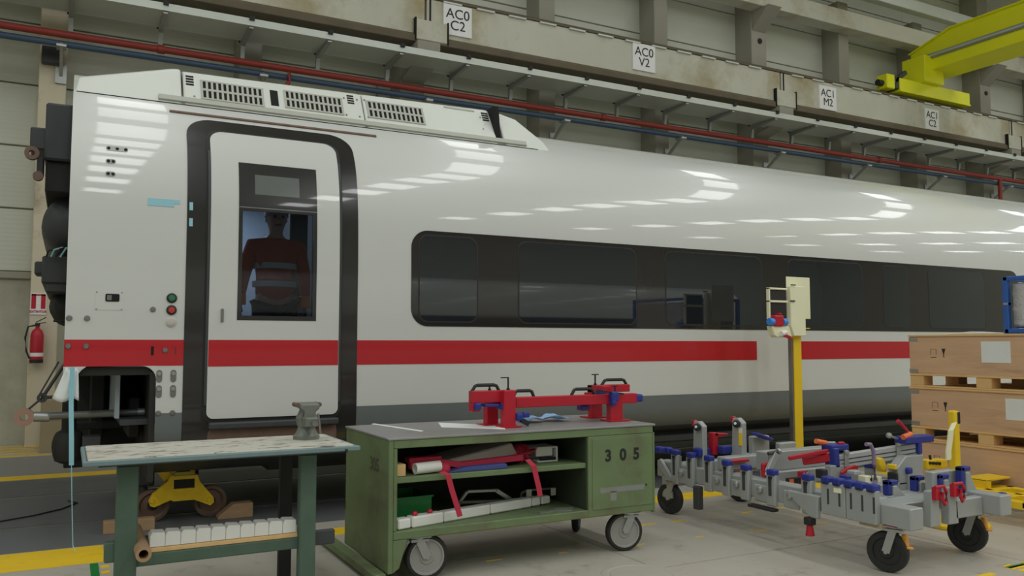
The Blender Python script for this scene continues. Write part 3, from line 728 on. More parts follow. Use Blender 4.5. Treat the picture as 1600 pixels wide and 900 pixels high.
mb = MB(); mb.box(-0.19, 0, 7.2, 8.6, 1.86, 2.07); mb.box(-0.24, -0.17, 7.25, 7.5, 1.93, 2.03); mb.box(-0.16, 0, 7.2, 8.5, 1.79, 1.86); mb.build('valve_block', M['dark'], t, 0.012)
for k in range(4): MB().tube([(-0.16 + k * 0.03, 7.15, 2.06), (-0.15 + k * 0.04, 7.12, 2.10 + 0.01 * k), (-0.08 + k * 0.02, 7.13, 2.13), (0.0, 7.15, 2.10 + 0.02 * k)], 0.007).build('cable', M['tape' if k % 2 else 'ink'], t)
mb = MB(); mb.lathe([(0.0, -0.6), (0.10, -0.55), (0.14, -0.4), (0.14, 0.6)], (0.0, 8.0, 1.70), (0, 1, 0), 20); mb.build('air_tank', M['darker'], t, smooth=40)
MB().cyl((-0.1, 7.2, 1.575), (0.0, 7.2, 1.58), 0.008).build('pin', M['ink'], t)
M['rod'] = mat('grey_damper_rod', D(84, 88, 86, 1.9), 0.35, 0.2)
M['tan'] = mat('pinkish_bushing', D(130, 102, 92, 1.9), 0.6)
A = (-0.259, 7.000, 0.875); B = (0.531, 6.900, 0.889)
MB().cyl((A[0] + 0.1, A[1], A[2]), B, 0.027).build('damper_rod', M['rod'], t, smooth=40)
MB().lathe([(0.026, 0), (0.064, 0), (0.064, 0.05), (0.026, 0.05), (0.026, 0)], (A[0], A[1] - 0.03, A[2]), (0, 1, 0), 20).build('damper_eye', M['tan'], t, smooth=40)
MB().cyl((A[0] + 0.06, A[1], A[2]), (A[0] + 0.16, A[1], A[2] - 0.005), 0.036).build('damper_collar', M['zinc'], t, smooth=40)
MB().cyl((B[0] - 0.05, B[1], B[2]), (B[0] + 0.02, B[1], B[2]), 0.03).build('damper_collar', M['zinc'], t, smooth=40)
P = (-0.150, 7.000, 1.010); Q = (-0.002, 7.000, 1.273)
MB().cyl((A[0] + 0.02, A[1], A[2] + 0.05), P, 0.008).build('link_rod', M['dark'], t)
MB().cyl(P, Q, 0.012).build('link_rod', M['dark'], t); MB().cyl((P[0] - 0.02, P[1], P[2] + 0.02), (Q[0] - 0.05, Q[1], Q[2]), 0.006).build('link_rod', M['dark'], t)
MB().lathe([(0.015, 0), (0.035, 0), (0.035, 0.04), (0.015, 0.04), (0.015, 0)], (P[0], P[1] - 0.02, P[2]), (0, 1, 0), 16).build('link_joint', M['dark'], t, smooth=40)
MB().cyl(P, (P[0] + 0.2, P[1], P[2] + 0.01), 0.012).build('link_rod', M['dark'], t)
MB().lathe([(0.05, -0.02), (0.09, 0.0), (0.105, 0.05), (0.112, 0.10), (0.11, 0.14), (0.10, 0.18), (0.085, 0.21), (0.05, 0.23)], (0.03, 7.15, 0.53), (0, 0, 1), 20).build('rubber_bellows', M['rubber'], t, smooth=30)
MB().cyl((0.03, 7.15, 0.74), (0.03, 7.15, 1.18), 0.05).build('bellows_post', M['darker'], t, smooth=40)
# rag and strap hanging from the recess edge
mb = MB(); vs = []; fs = []
for i in range(9):
    for j in range(7):
        v = i / 8; u = j / 6; wd = 0.035 + 0.045 * v
        vs.append((0.035 + (u - 0.5) * 2 * wd - 0.035 * v, 6.47 + 0.012 * math.sin(u * 9 + v * 2), 1.245 - 0.21 * v - 0.03 * abs(math.sin(u * 4))))
for i in range(8):
    for j in range(6): fs.append((i * 7 + j, i * 7 + j + 1, i * 7 + j + 8, i * 7 + j + 7))
mb.add(vs, fs); o = mb.build('white_rag', M['paper'], smooth=60); md = o.modifiers.new('s', 'SOLIDIFY'); md.thickness = 0.004
tag(o, 'crumpled white rag hanging under the left end of the red stripe', 'rag')
tag(MB().strip([(0.035, 6.44, 1.245), (0.035, 6.45, 1.1), (0.035, 6.45, 1.0), (0.045, 6.44, 0.75), (0.05, 6.45, 0.58)], 0.03, 0.006, (1, 0, 0)).tube([(0.05, 6.45, 0.59), (0.06, 6.44, 0.35), (0.075, 6.42, 0.05), (0.09, 6.40, 0.004)], 0.003, 6).build('blue_strap', M['tape']), 'pale blue strap hanging from the left end of the coach', 'strap')

# ============================================================ yellow dolly under the coach end, with its wood chocks
t = thing('bogie_dolly', (0.84, 7.2, 0), 'yellow two-wheeled workshop dolly carrying the left end of the coach', 'dolly')
def P2(L): return [(x, z) for x, z in L]
fr = [(0.597, 0.179), (0.623, 0.231), (0.732, 0.321), (0.759, 0.374), (0.951, 0.360), (0.971, 0.303), (1.077, 0.172), (1.083, 0.131), (1.054, 0.108), (0.931, 0.164), (0.755, 0.175), (0.639, 0.130), (0.607, 0.143)]
lo = (0.776, 0.258); hi = (0.932, 0.331)
for y0 in (7.12, 9.0):
    # frame plate as four pieces round the box opening
    L = [p for p in fr]
    mb = MB()
    mb.prism([fr[0], fr[1], fr[2], fr[3], (lo[0], fr[3][1]), (lo[0], fr[9][1]), fr[10], fr[11], fr[12]], 'y', y0, y0 + 0.05)
    mb.prism([(hi[0], fr[4][1]), fr[4], fr[5], fr[6], fr[7], fr[8], fr[9], (hi[0], fr[9][1])], 'y', y0, y0 + 0.05)
    mb.box(lo[0], hi[0], y0, y0 + 0.05, fr[9][1], lo[1]); mb.box(lo[0], hi[0], y0, y0 + 0.05, hi[1], fr[4][1])
    mb.build('frame_plate', M['dolly'], t, 0.006)
MB().box(lo[0] - 0.01, hi[0] + 0.01, 7.2, 8.95, lo[1] - 0.02, hi[1] + 0.02).build('cross_beam', M['darker'], t)
MB().box(lo[0], hi[0], 7.145, 7.2, lo[1], hi[1]).build('box_recess', M['darker'], t)
a = (0.754, 0.376); b = (0.934, 0.575)
mb = MB(); mb.box(a[0], a[0] + 0.04, 7.12, 7.4, a[1], 0.70); mb.box(b[0] - 0.04, b[0], 7.12, 7.4, a[1], 0.70); mb.box(a[0], b[0], 7.12, 7.4, a[1] - 0.015, a[1] + 0.015); mb.box(a[0], b[0], 7.12, 7.4, 0.66, 0.70)
mb.build('lifting_frame', mat('olive_yellow_paint', D(120, 116, 50, 2.4), 0.5), t, 0.005)
MB().box(a[0] + 0.04, b[0] - 0.04, 7.3, 7.4, a[1], 0.66).build('lifting_back', M['darker'], t)
MB().cyl((0.83, 7.2, 0.36), (0.83, 7.2, 0.6), 0.03).build('screw_jack', M['steel'], t, smooth=40)
mb = MB(); mb.bar((a[0] - 0.18, 7.3, 0.62), (a[0] + 0.02, 7.25, 0.34), 0.1, 0.12); mb.bar((a[0] - 0.28, 7.35, 0.42), (a[0] - 0.06, 7.3, 0.66), 0.08, 0.07); mb.build('side_arm', M['dolly'], t, 0.008)
MB().box(a[0] - 0.25, a[0] - 0.10, 7.35, 7.6, 0.26, 0.42).build('brake_block', M['dark'], t, 0.01)
for px in ((0.633, 0.164), (1.067, 0.157)):
    for y in (7.2, 8.85):
        MB().lathe([(0.0, 0), (0.035, 0), (0.04, -0.01), (0.085, -0.0), (0.10, -0.015), (0.125, -0.01), (0.128, 0.0), (0.128, 0.02), (0.115, 0.03), (0.115, 0.1), (0.0, 0.1)], (px[0], y + 0.02, 0.128), (0, 1, 0), 32).build('wheel', M['brownsteel'], t, smooth=30)
    MB().cyl((px[0], 7.2, 0.128), (px[0], 8.9, 0.128), 0.03).build('axle', M['darker'], t, smooth=40)
for y in (7.12,): 
    for px in ((0.620, 0.180), (1.041, 0.158)): MB().lathe([(0.018, 0), (0.014, 0.02)], (px[0], y, px[1]), (0, -1, 0), 10).build('axle_bolt', M['dolly'], t)
w1 = (1.123, 0.078); w2 = (1.375, 0.152)
tag(MB().prism([(w1[0] - 0.02, 0.0), (w2[0], 0.0), (w2[0], 0.115), (w1[0] + 0.10, 0.115), (w1[0] - 0.02, 0.02)], 'y', 7.05, 7.17).build('wood_chock', M['wood'], None, 0.004), 'pale wedge of wood against the right wheel of the yellow dolly', 'chock')
w1 = (0.276, 0.099); w2 = (0.376, 0.173)
tag(MB().box(w1[0], w2[0] + 0.25, 6.9, 7.0, 0.0, 0.09).build('wood_chock', M['wood'], None, 0.004), 'square wood block on the floor left of the yellow dolly', 'chock')
tag(MB().tube([(-0.9, 7.7, 0.008), (-0.45, 7.75, 0.008), (-0.2, 7.9, 0.008), (0.0, 8.1, 0.008), (0.12, 8.35, 0.008), (0.05, 8.5, 0.008)], 0.006, 6).build('floor_cable', M['ink']), 'thin black cable lying on the dark track floor at left', 'cable')
c1 = (-0.259, 11.500, 0.729); c2 = (0.057, 11.500, 0.149)
t = thing('cardboard_panel', (c1[0] + .25, 12.6, 0), 'brown cardboard box standing on the hatched floor behind the coach end', 'box')
c1 = (-0.279, 12.400, 0.676); c2 = (0.047, 12.400, 0.052)
MB().box(c1[0], c2[0] + 0.1, 12.4, 12.9, 0.0, c1[2]).build('carton', M['card'], t, 0.005)
MB().box(c1[0] + 0.0, c2[0] + 0.1, 12.395, 12.4, c1[2] * 0.62, c1[2] * 0.63).build('flap_edge', M['wood'], t)

# ============================================================ green workbench with vise
t = thing('workbench', (0.75, 4.76, 0), 'green steel workbench with a flaky white wooden top, at left', 'workbench')
MB().box(0.102, 1.398, 4.452, 5.078, 0.825, 0.853).build('bench_top', M['flaky'], t, 0.004)
mb = MB(); mb.box(0.08, 1.425, 4.42, 4.45, 0.824, 0.848); mb.box(0.08, 0.10, 4.451, 5.079, 0.824, 0.848); mb.box(1.40, 1.42, 4.451, 5.079, 0.824, 0.848); mb.box(0.08, 1.42, 5.08, 5.10, 0.824, 0.848)
mb.build('top_frame', M['teal'], t, 0.004)
MB().box(0.15, 1.36, 4.50, 5.04, 0.808, 0.825).build('under_frame', M['dark'], t)
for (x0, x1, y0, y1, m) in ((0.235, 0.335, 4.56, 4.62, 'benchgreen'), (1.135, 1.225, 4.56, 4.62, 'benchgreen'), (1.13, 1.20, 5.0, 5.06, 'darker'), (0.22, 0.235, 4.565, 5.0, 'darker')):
    if y1 - y0 > 0.3: continue
    MB().box(x0, x1, y0, y1, 0, 0.80).build('leg', M[m], t, 0.006)
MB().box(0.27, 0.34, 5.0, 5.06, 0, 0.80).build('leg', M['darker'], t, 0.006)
a = (0.190, 4.600, 0.430); b = (0.270, 4.600, 0.322)
MB().box(a[0], 0.24, 4.58, 4.64, b[2] + 0.01, a[2]).build('end_stub', M['benchgreen'], t, 0.006)
MB().box(1.22, 1.34, 4.59, 4.62, 0.30, 0.38).build('end_stub', M['dark'], t, 0.006)
MB().box(0.33, 1.14, 4.59, 4.64, 0.295, 0.355).build('shelf_rail', M['benchgreen'], t, 0.006)
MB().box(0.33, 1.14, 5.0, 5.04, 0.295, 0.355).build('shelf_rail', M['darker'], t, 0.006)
for x in (0.38, 1.07): MB().box(x, x + 0.05, 4.64, 5.0, 0.30, 0.35).build('shelf_crossbar', M['benchgreen'], t, 0.004)
MB().box(1.34, 1.352, 4.414, 4.42, 0.815, 0.835).build('paint_chip', M['ink'], t)
# things on the bench shelf
t = thing('notched_profile', (0.75, 4.66, 0.36), 'long white notched plastic profile lying on a wooden batten on the bench shelf', 'profile')
MB().box(0.395, 1.135, 4.60, 4.72, 0.356, 0.378).build('batten', M['pine'], t, 0.002)
a0 = 0.395; n = 10; wd = (1.13 - a0) / n
mb = MB(); mb.box(a0, 1.13, 4.615, 4.70, 0.378, 0.437); 
mb.build('profile_body', M['whitep'], t, 0.003)
for i in range(n):
    mb = MB(); mb.prism([(a0 + i * wd + 0.001, 0.38), (a0 + (i + 1) * wd - 0.001, 0.38), (a0 + (i + 1) * wd - 0.002, 0.448), (a0 + i * wd + 0.012, 0.452), (a0 + i * wd + 0.002, 0.435)], 'y', 4.607, 4.70); mb.build('profile_tooth', M['whitep'], t, 0.002)
pc = (0.355, 4.350, 0.422)
tag(MB().lathe([(0.022, 0), (0.036, 0), (0.036, 0.62), (0.022, 0.62), (0.022, 0)], (pc[0], 4.42, 0.392), (0, 1, 0), 20).build('metal_tube', M['wood'], smooth=40), 'short grey-brown metal tube lying across the bench shelf, open end forward', 'tube')
# vise
vx = (1.238, 4.850, 0.948); vt = (1.229, 4.850, 1.048)
t = thing('bench_vise', (vx[0], 4.85, 0.853), 'grey-green cast iron vise on the right end of the workbench', 'vise')
vm = mat('worn_vise_paint', D(92, 96, 90, 1.9), 0.5, 0.2, var=0.3, scale=20, bmp=0.2)
hz = vt[2] + 0.015
mb = MB(); mb.lathe([(0.075, 0), (0.075, 0.02), (0.06, 0.035), (0.05, 0.06), (0.045, 0.09), (0.0, 0.095)], (vx[0], 4.85, 0.853), n=20); mb.build('vise_base', vm, t, smooth=40)
mb = MB(); mb.prism([(-0.045, 0.07), (0.045, 0.07), (0.055, 0.12), (0.032, hz - 0.853 - 0.04), (0.062, hz - 0.853 - 0.022), (0.062, hz - 0.853), (-0.062, hz - 0.853), (-0.062, hz - 0.853 - 0.022), (-0.03, hz - 0.853 - 0.04), (-0.055, 0.12)], 'y', -0.05, 0.045)
mb.v = [v + Vector((vx[0], 4.85, 0.853)) for v in mb.v]; mb.build('vise_body', vm, t, 0.008, seg=2)
mb = MB(); mb.box(vx[0] - 0.04, vx[0] + 0.035, 4.70, 4.80, 0.935, 0.985); mb.prism([(vx[0] - 0.04, 0.93), (vx[0] + 0.04, 0.93), (vx[0] + 0.03, hz - 0.05), (vx[0] + 0.055, hz - 0.03), (vx[0] + 0.055, hz - 0.006), (vx[0] - 0.055, hz - 0.006), (vx[0] - 0.055, hz - 0.03), (vx[0] - 0.03, hz - 0.05)], 'y', 4.765, 4.79); mb.build('sliding_jaw', vm, t, 0.006)
MB().cyl((vx[0], 4.66, 0.955), (vx[0], 4.9, 0.955), 0.015).build('screw', M['steel'], t, smooth=40)
MB().cyl((vx[0] + 0.035, 4.672, 0.90), (vx[0] + 0.02, 4.672, 1.01), 0.006).build('handle', M['steel'], t, smooth=40)
for x in (-0.062, 0.062): MB().cyl((vx[0] + x, 4.80, hz - 0.012), (vx[0] + x, 4.90, hz - 0.012), 0.013).build('jaw_end', M['brownsteel'], t, smooth=40)

# ============================================================ green cart 305
def caster(par, x, y, r, ztop, wd, ang, hub='steel', tyre='rubber', fork='zinc', rim=0.74):
    o = bpy.data.objects.new('caster', None); COL.objects.link(o); o.parent = par
    W = Vector((x, y, 0)); o.location = W - WORLD[par.name]; WORLD[o.name] = W; o.empty_display_size = .05
    ax = Vector((math.cos(ang), math.sin(ang), 0)); fw = Vector((-ax.y, ax.x, 0)); c = Vector((x, y, r))
    MB().lathe([(r * rim, -wd / 2), (r * .93, -wd / 2), (r, -wd * .28), (r, wd * .28), (r * .93, wd / 2), (r * rim, wd / 2), (r * rim, -wd / 2)], c, ax, 28).build('tyre', M[tyre], o, smooth=35)
    MB().lathe([(0.0, -wd * .4), (r * .3, -wd * .45), (r * .35, -wd * .3), (r * (rim - .1), -wd * .3), (r * (rim - .06), -wd * .5), (r * (rim + .01), -wd * .52), (r * (rim + .01), wd * .52), (r * (rim - .06), wd * .5), (r * (rim - .1), wd * .3), (r * .35, wd * .3), (r * .3, wd * .45), (0, wd * .4)], c, ax, 24).build('rim', M[hub], o, smooth=35)
    top = Vector((x, y, ztop)) + fw * (r * .35)
    mb = MB()
    for s in (-1, 1):
        p = c + ax * s * (wd * .62); q = Vector((top.x, top.y, ztop - 0.03)) + ax * s * (wd * .62)
        mb.bar(p, q, 0.012, r * .38, 0)
    d = fw * 0.05; e = ax * wd * .7
    old = mb.M; mb.M = Matrix.Translation((top.x, top.y, 0)) @ Matrix.Rotation(ang, 4, 'Z'); mb.box(-wd * .75, wd * .75, -0.055, 0.055, ztop - 0.035, ztop - 0.02); mb.box(-0.06, 0.06, -0.06, 0.06, ztop - 0.008, ztop); mb.M = old
    mb.lathe([(0.035, 0), (0.04, 0.014)], (top.x, top.y, ztop - 0.022), n=16)
    mb.cyl(c - ax * wd * .75, c + ax * wd * .75, 0.012, n=10)
    mb.build('fork', M[fork], o, smooth=30)
    return o
t = cart = thing('tool_cart', (2.64, 5.08, 0), 'green steel tool cart with open shelves and number 305', 'cart')
x0, x1, y0, y1 = 1.67, 3.60, 4.65, 5.50
MB().box(x0 - 0.005, x1 + 0.005, y0 - 0.005, y1, 0.838, 0.852).build('top_sheet', M['carttop'], t, 0.003)
MB().box(x0 + 0.031, x1, y0, y0 + 0.03, 0.79, 0.838).build('top_rail', M['green'], t, 0.004)
MB().box(x0, x0 + 0.03, y0 - 0.002, y1, 0.075, 0.838).build('side_panel', M['green'], t, 0.004)
MB().box(x0 + 0.031, x0 + 0.055, y0 + 0.001, y0 + 0.03, 0.313, 0.789).build('front_post', M['green'], t, 0.004)
MB().prism([(x0 + 0.031, 0.261), (x0 + 0.12, 0.261), (x0 + 0.07, 0.10), (x0 + 0.03, 0.075)], 'y', y0, y0 + 0.03).build('foot_gusset', M['green'], t, 0.003)
MB().box(x0 - 0.07, x0, y0 + 0.02, y1 + 0.35, 0.02, 0.075).build('kick_rail', M['green'], t, 0.006)
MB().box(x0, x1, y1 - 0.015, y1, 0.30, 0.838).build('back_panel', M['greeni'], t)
MB().box(x0 + 0.031, x1 - 0.021, y0, y1 - 0.016, 0.262, 0.312).build('bottom_shelf', M['green'], t, 0.005)
MB().box(x0 + 0.03, 3.05, y0 + 0.015, y1, 0.585, 0.618).build('middle_shelf', M['green'], t, 0.004)
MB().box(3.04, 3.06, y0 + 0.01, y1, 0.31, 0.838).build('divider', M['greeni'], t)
MB().box(x1 - 0.02, x1, y0, y1, 0.25, 0.838).build('side_panel', M['green'], t, 0.004)
MB().box(3.05, x1 - 0.021, y0 - 0.004, y0 + 0.02, 0.264, 0.789).build('cupboard_panel', M['green'], t, 0.004)
MB().box(3.08, 3.57, y0 - 0.0085, y0 - 0.004, 0.31, 0.775).build('cupboard_door', M['green'], t, 0.003)
MB().box(3.14, 3.50, y0 - 0.0088, y0 - 0.008, 0.415, 0.45).build('scraped_patch', M['carttop'], t)
MB().box(3.22, 3.27, y0 - 0.0088, y0 - 0.008, 0.36, 0.42).build('scraped_patch', M['carttop'], t)
MB().lathe([(0.006, 0), (0.006, 0.006)], (3.515, y0 - 0.008, 0.445), (0, -1, 0), 10).build('rivet', M['ink'], t)
for ch, xx in (('3', 3.205), ('0', 3.325), ('5', 3.435)):
    text(t, ch, (xx, y0 - 0.0095, 0.655), (PI / 2, 0, 0), 0.105, M['ink'], bold=0.004)
text(t, '305', (x0 - 0.001, 4.90, 0.67), (PI / 2, 0, -PI / 2), 0.11, M['faint'], bold=0.002)
cr1 = (1.936, 0.150); cr2 = (3.382, 0.132)
caster(t, cr1[0], 4.72, 0.132, 0.262, 0.045, PI / 2 - 0.1, hub='hub', rim=0.80)
caster(t, cr2[0], 4.72, 0.130, 0.262, 0.045, PI / 2 - 0.25 + PI, hub='hub', rim=0.80)
caster(t, 3.42, 5.38, 0.125, 0.262, 0.05, PI / 2 + 0.9, hub='dark')
caster(t, 1.95, 5.38, 0.125, 0.262, 0.05, PI / 2, hub='dark')

# ---- on the cart's shelves
a = (1.794, 4.700, 0.642)
tag(MB().box(1.735, 1.795, 4.70, 4.84, 0.619, 0.69).build('wood_block', M['pine'], None, 0.003), 'small orange-brown wood block at the left end of the middle shelf', 'block')
M['sheetg'] = mat('grey_folded_sheet', D(120, 118, 112, 2.2), 0.7, var=0.1)
t = thing('strapped_bundle', (2.2, 4.85, 0.62), 'grey folded sheet bundled with crimson straps on the cart middle shelf', 'bundle')
mb = MB(); mb.lathe([(0.024, 0), (0.034, 0.0), (0.034, 0.17), (0.024, 0.17), (0.024, 0)], (1.86, 4.72, 0.655), (1, .12, 0.02), 20)
mb.build('white_tube', M['whitep'], t, smooth=40)
a = (2.067, 4.800, 0.672); b = (2.562, 4.800, 0.762); c = (2.618, 4.800, 0.664); d = (2.111, 4.800, 0.637)
MB().prism([(a[0], a[2]), (b[0], b[2]), (c[0], c[2]), (d[0], max(0.63, d[2]))], 'y', 4.80, 5.1).build('grey_sheet', M['sheetg'], t, 0.008)
a = (1.849, 4.780, 0.666); b = (2.059, 4.780, 0.675); c = (2.189, 4.780, 0.650); d = (2.621, 4.780, 0.670); e = (2.059, 4.780, 0.628)
mb = MB(); mb.strip([a, b, c, d], 0.05, 0.035, (0, 1, 0)); mb.strip([(a[0], 4.82, a[2] + 0.03), (b[0], 4.82, b[2] + 0.02)], 0.08, 0.03, (0, 1, 0))
mb.build('strap_run', M['strap'], t)
MB().lathe([(0.0, 0), (0.035, 0.005), (0.05, 0.03), (0.05, 0.07), (0.03, 0.09), (0, 0.09)], (2.008, 4.76, 0.645), (1, 0, -0.2), 10).build('strap_knot', M['strap'], t, smooth=60)
q = (2.647, 4.800, 0.683)
mb = MB(); random.seed(3)
for k in range(9):
    an = k * 0.7; mb.strip([(q[0] - 0.09 * math.cos(an), 4.80 + 0.012 * k, q[2] - 0.05 * math.sin(an)), (q[0] + 0.02 * math.sin(k), 4.78 + 0.01 * k, q[2] + 0.01), (q[0] + 0.10 * math.cos(an + .5), 4.80 + 0.012 * k, q[2] + 0.06 * math.sin(an + .5))], 0.045, 0.004, (0, 1, 0.4 * math.sin(k)))
mb.lathe([(0.0, -0.06), (0.05, -0.04), (0.06, 0.0), (0.045, 0.05), (0, 0.06)], (q[0], 4.86, q[2]), (1, 0, 0.5), 9)
mb.build('strap_tangle', M['strap'], t)
mb = MB(); mb.strip([(1.999, 4.640, 0.639), (2.036, 4.630, 0.619), (2.062, 4.630, 0.530), (2.096, 4.630, 0.432), (2.117, 4.630, 0.366)], 0.034, 0.004, (1, 0, 0.15)); mb.build('hanging_strap', M['strap'], t)
mb = MB(); mb.strip([(2.597, 4.660, 0.670), (2.633, 4.640, 0.630), (2.651, 4.640, 0.560), (2.670, 4.640, 0.491), (2.679, 4.640, 0.438)], 0.036, 0.004, (1, 0, 0.1)); mb.build('hanging_strap', M['strap'], t)
a = (2.067, 4.700, 0.611); b = (2.476, 4.700, 0.613)
tag(MB().prism([(a[0], 0.619), (b[0], 0.619), (b[0] - 0.01, 0.65), (a[0] + 0.12, 0.645)], 'y', 4.69, 4.95).build('blue_folder', M['dblue'], None, 0.003), 'dark blue flat folder under the strapped bundle on the middle shelf', 'folder')
a = (2.764, 4.820, 0.682); b = (2.922, 4.820, 0.596)
t = thing('metal_housing', ((a[0] + b[0]) / 2, 4.9, 0.619), 'white open metal housing at the right of the middle shelf', 'housing')
mb = MB(); mb.box(a[0], b[0], 4.82, 5.0, 0.619, 0.63); mb.box(a[0], b[0], 4.97, 5.0, 0.63, 0.72); mb.box(b[0] - 0.012, b[0], 4.82, 5.0, 0.63, 0.72); mb.box(a[0], b[0], 4.82, 5.0, 0.71, 0.72); mb.box(a[0], b[0] - 0.03, 4.84, 4.86, 0.655, 0.71)
mb.build('housing_shell', M['whitep'], t, 0.003)
MB().box(a[0] + 0.02, b[0] - 0.02, 4.815, 4.83, 0.632, 0.65).build('dark_insert', M['slot'], t)
a = (1.796, 4.900, 0.468); b = (2.021, 4.900, 0.354)
t = thing('green_bin', ((a[0] + b[0]) / 2, 5.0, 0.312), 'green plastic bin at the left end of the bottom shelf', 'bin')
mb = MB(); X0_, X1_ = 1.72, b[0] + 0.02
mb.box(X0_, X1_, 4.88, 4.885, 0.312, 0.46); mb.box(X0_, X1_, 5.2, 5.205, 0.312, 0.46); mb.box(X0_, X0_ + 0.005, 4.88, 5.2, 0.312, 0.46); mb.box(X1_ - 0.005, X1_, 4.88, 5.2, 0.312, 0.46); mb.box(X0_, X1_, 4.88, 5.2, 0.312, 0.318)
mb.build('bin_tray', M['greenp'], t)
MB().box(X0_ - 0.004, X1_ + 0.006, 4.872, 4.88, 0.452, 0.462).build('bin_rim', M['greenp'], t)
# long white bar lying diagonally on the bottom shelf
t = thing('white_bar', (2.3, 4.85, 0.312), 'long white plastic bar with stepped ends lying across the bottom shelf', 'bar')
p = Vector((1.73, 4.70, 0.345)); q = Vector((2.93, 4.98, 0.345)); u = (q - p).normalized()
for k, (a, b, hh) in enumerate(((0.0, 0.09, 0.06), (0.10, 0.33, 0.066), (0.335, 0.70, 0.062), (0.705, 1.06, 0.06), (1.065, 1.14, 0.056), (1.15, 1.23, 0.052))):
    MB().bar(p + u * a, p + u * b, 0.075, hh).build('bar_section', M['whitep'], t, 0.008)
for a in (0.14, 0.25): MB().lathe([(0.016, 0), (0.02, 0.012), (0.012, 0.024), (0, 0.026)], p + u * a + Vector((0, 0, 0.032)), (0, 0, 1), 12).build('red_knob', M['redp'], t, smooth=40)
# grey bracket frames behind the bar
t = thing('bracket_frame', (2.5, 5.15, 0.312), 'grey trapezoid metal bracket standing behind the white bar on the bottom shelf', 'bracket')
mb = MB(); A = (2.281, 5.000, 0.374); B = (2.336, 5.000, 0.439); C = (2.547, 5.000, 0.430); Dd = (2.524, 5.000, 0.357); E_ = (2.668, 5.000, 0.352)
mb.bar(A, B, 0.02, 0.02); mb.bar(B, C, 0.02, 0.02); mb.bar(C, E_, 0.02, 0.03); mb.bar(A, E_, 0.02, 0.018); mb.bar((A[0], 5.0, A[2]), (A[0] + 0.02, 5.05, 0.312), 0.02, 0.02); mb.bar(E_, (E_[0], 5.05, 0.312), 0.02, 0.02)
mb.build('frame_tube', M['zinc'], t, 0.003)
t = thing('wire_bracket', (2.85, 5.2, 0.312), 'grey wire bracket with two white plates near the right end of the bottom shelf', 'bracket')
mb = MB(); a = (2.769, 5.050, 0.387); b = (3.050, 5.050, 0.399)
mb.tube([a, (a[0] + 0.05, 5.05, b[2]), b, (b[0] + 0.02, 5.05, a[2]), (b[0] + 0.02, 5.06, 0.318)], 0.008); mb.tube([a, (a[0], 5.06, 0.318)], 0.008)
mb.build('wire_loop', M['zinc'], t, smooth=60)
for px in ((2.813, 5.030, 0.386), (3.007, 5.030, 0.379)): MB().box(px[0] - 0.02, px[0] + 0.02, 5.02, 5.03, px[2] - 0.025, px[2] + 0.025).build('white_plate', M['whitep'], t, 0.002)
t_ = (2.819, 4.750, 0.326)
tag(MB().strip([(2.72, 4.72, 0.315), (2.85, 4.74, 0.316), (2.95, 4.71, 0.315), (3.0, 4.76, 0.316), (2.88, 4.8, 0.315)], 0.03, 0.004, (0, 0.3, 0.02)).build('loose_strip', M['zinc']), 'thin curled grey metal strip lying on the front edge of the bottom shelf', 'strip')
# ---- on the cart's top: paper strips, cloth, red clamping fixture
def sheet(pts, label, m='paper', nm='paper_sheet'):
    return tag(MB().prism(pts, 'z', 0.8525, 0.8555).build(nm, M[m], None), label, 'paper')
a = (1.853, 5.520, 0.853); b = (1.970, 4.932, 0.853); 
sheet([(a[0], a[1]), (b[0], b[1] - 0.03), (b[0] + 0.03, b[1]), (a[0] + 0.03, a[1] + 0.02)], 'thin white paper strip lying on the left of the cart top')
a = (2.294, 5.386, 0.853); b = (2.503, 4.778, 0.853); c = (2.602, 5.012, 0.853); d = (2.190, 5.088, 0.853)
sheet([(a[0], a[1]), (d[0], d[1]), (b[0], b[1]), (c[0], c[1])], 'white papers lying beside the left foot of the red fixture')
# cloth
ca = (2.814, 5.158, 0.853); cb = (3.181, 5.070, 0.853)
vs = []; fs = []
for i in range(17):
    for j in range(7):
        u = i / 16; v = j / 6
        wdt = 0.20 * (1 - 0.6 * math.exp(-((u - 0.5) / 0.13) ** 2))
        vs.append((ca[0] + (cb[0] - ca[0]) * u, ca[1] + (v - 0.5) * wdt, 0.856 + 0.035 * abs(math.sin(v * 5 + u * 3)) * (0.6 + 0.4 * math.sin(u * 11)) + 0.01))
for i in range(16):
    for j in range(6): fs.append((i * 7 + j, i * 7 + j + 1, i * 7 + j + 8, i * 7 + j + 7))
mb = MB(); mb.add(vs, fs); o = mb.build('blue_cloth', M['cloth'], smooth=60); md = o.modifiers.new('s', 'SOLIDIFY'); md.thickness = 0.005; md.offset = 1
tag(o, 'crumpled light blue cloth on the cart top under the red fixture', 'cloth')

t = thing('clamping_fixture', (3.06, 5.0, 0.853), 'red steel clamping fixture with black handles standing on the green cart', 'fixture')
ZT = 0.854
def F(px): return px
a = (2.661, 4.950, 1.039); b = (3.655, 4.950, 0.990)
MB().box(2.656, 3.655, 4.92, 4.98, 0.975, 1.045).build('main_beam', M['redp'], t, 0.004)
MB().box(2.334, 2.657, 4.92, 4.98, 1.015, 1.095).build('left_block', M['redp'], t, 0.004)
MB().box(2.334, 2.394, 4.92, 4.98, 0.96, 1.015).build('left_lug', M['redp'], t, 0.004)
MB().box(2.543, 2.630, 4.87, 4.93, ZT, 1.095).build('left_leg', M['redp'], t, 0.004)
MB().box(2.524, 2.659, 4.84, 4.96, ZT, ZT + 0.008).build('foot_plate', M['redp'], t)
MB().box(2.510, 2.598, 5.06, 5.12, ZT, 0.99).build('left_leg', M['redp'], t, 0.004)
MB().box(2.476, 2.637, 5.02, 5.15, ZT, ZT + 0.008).build('foot_plate', M['redp'], t)
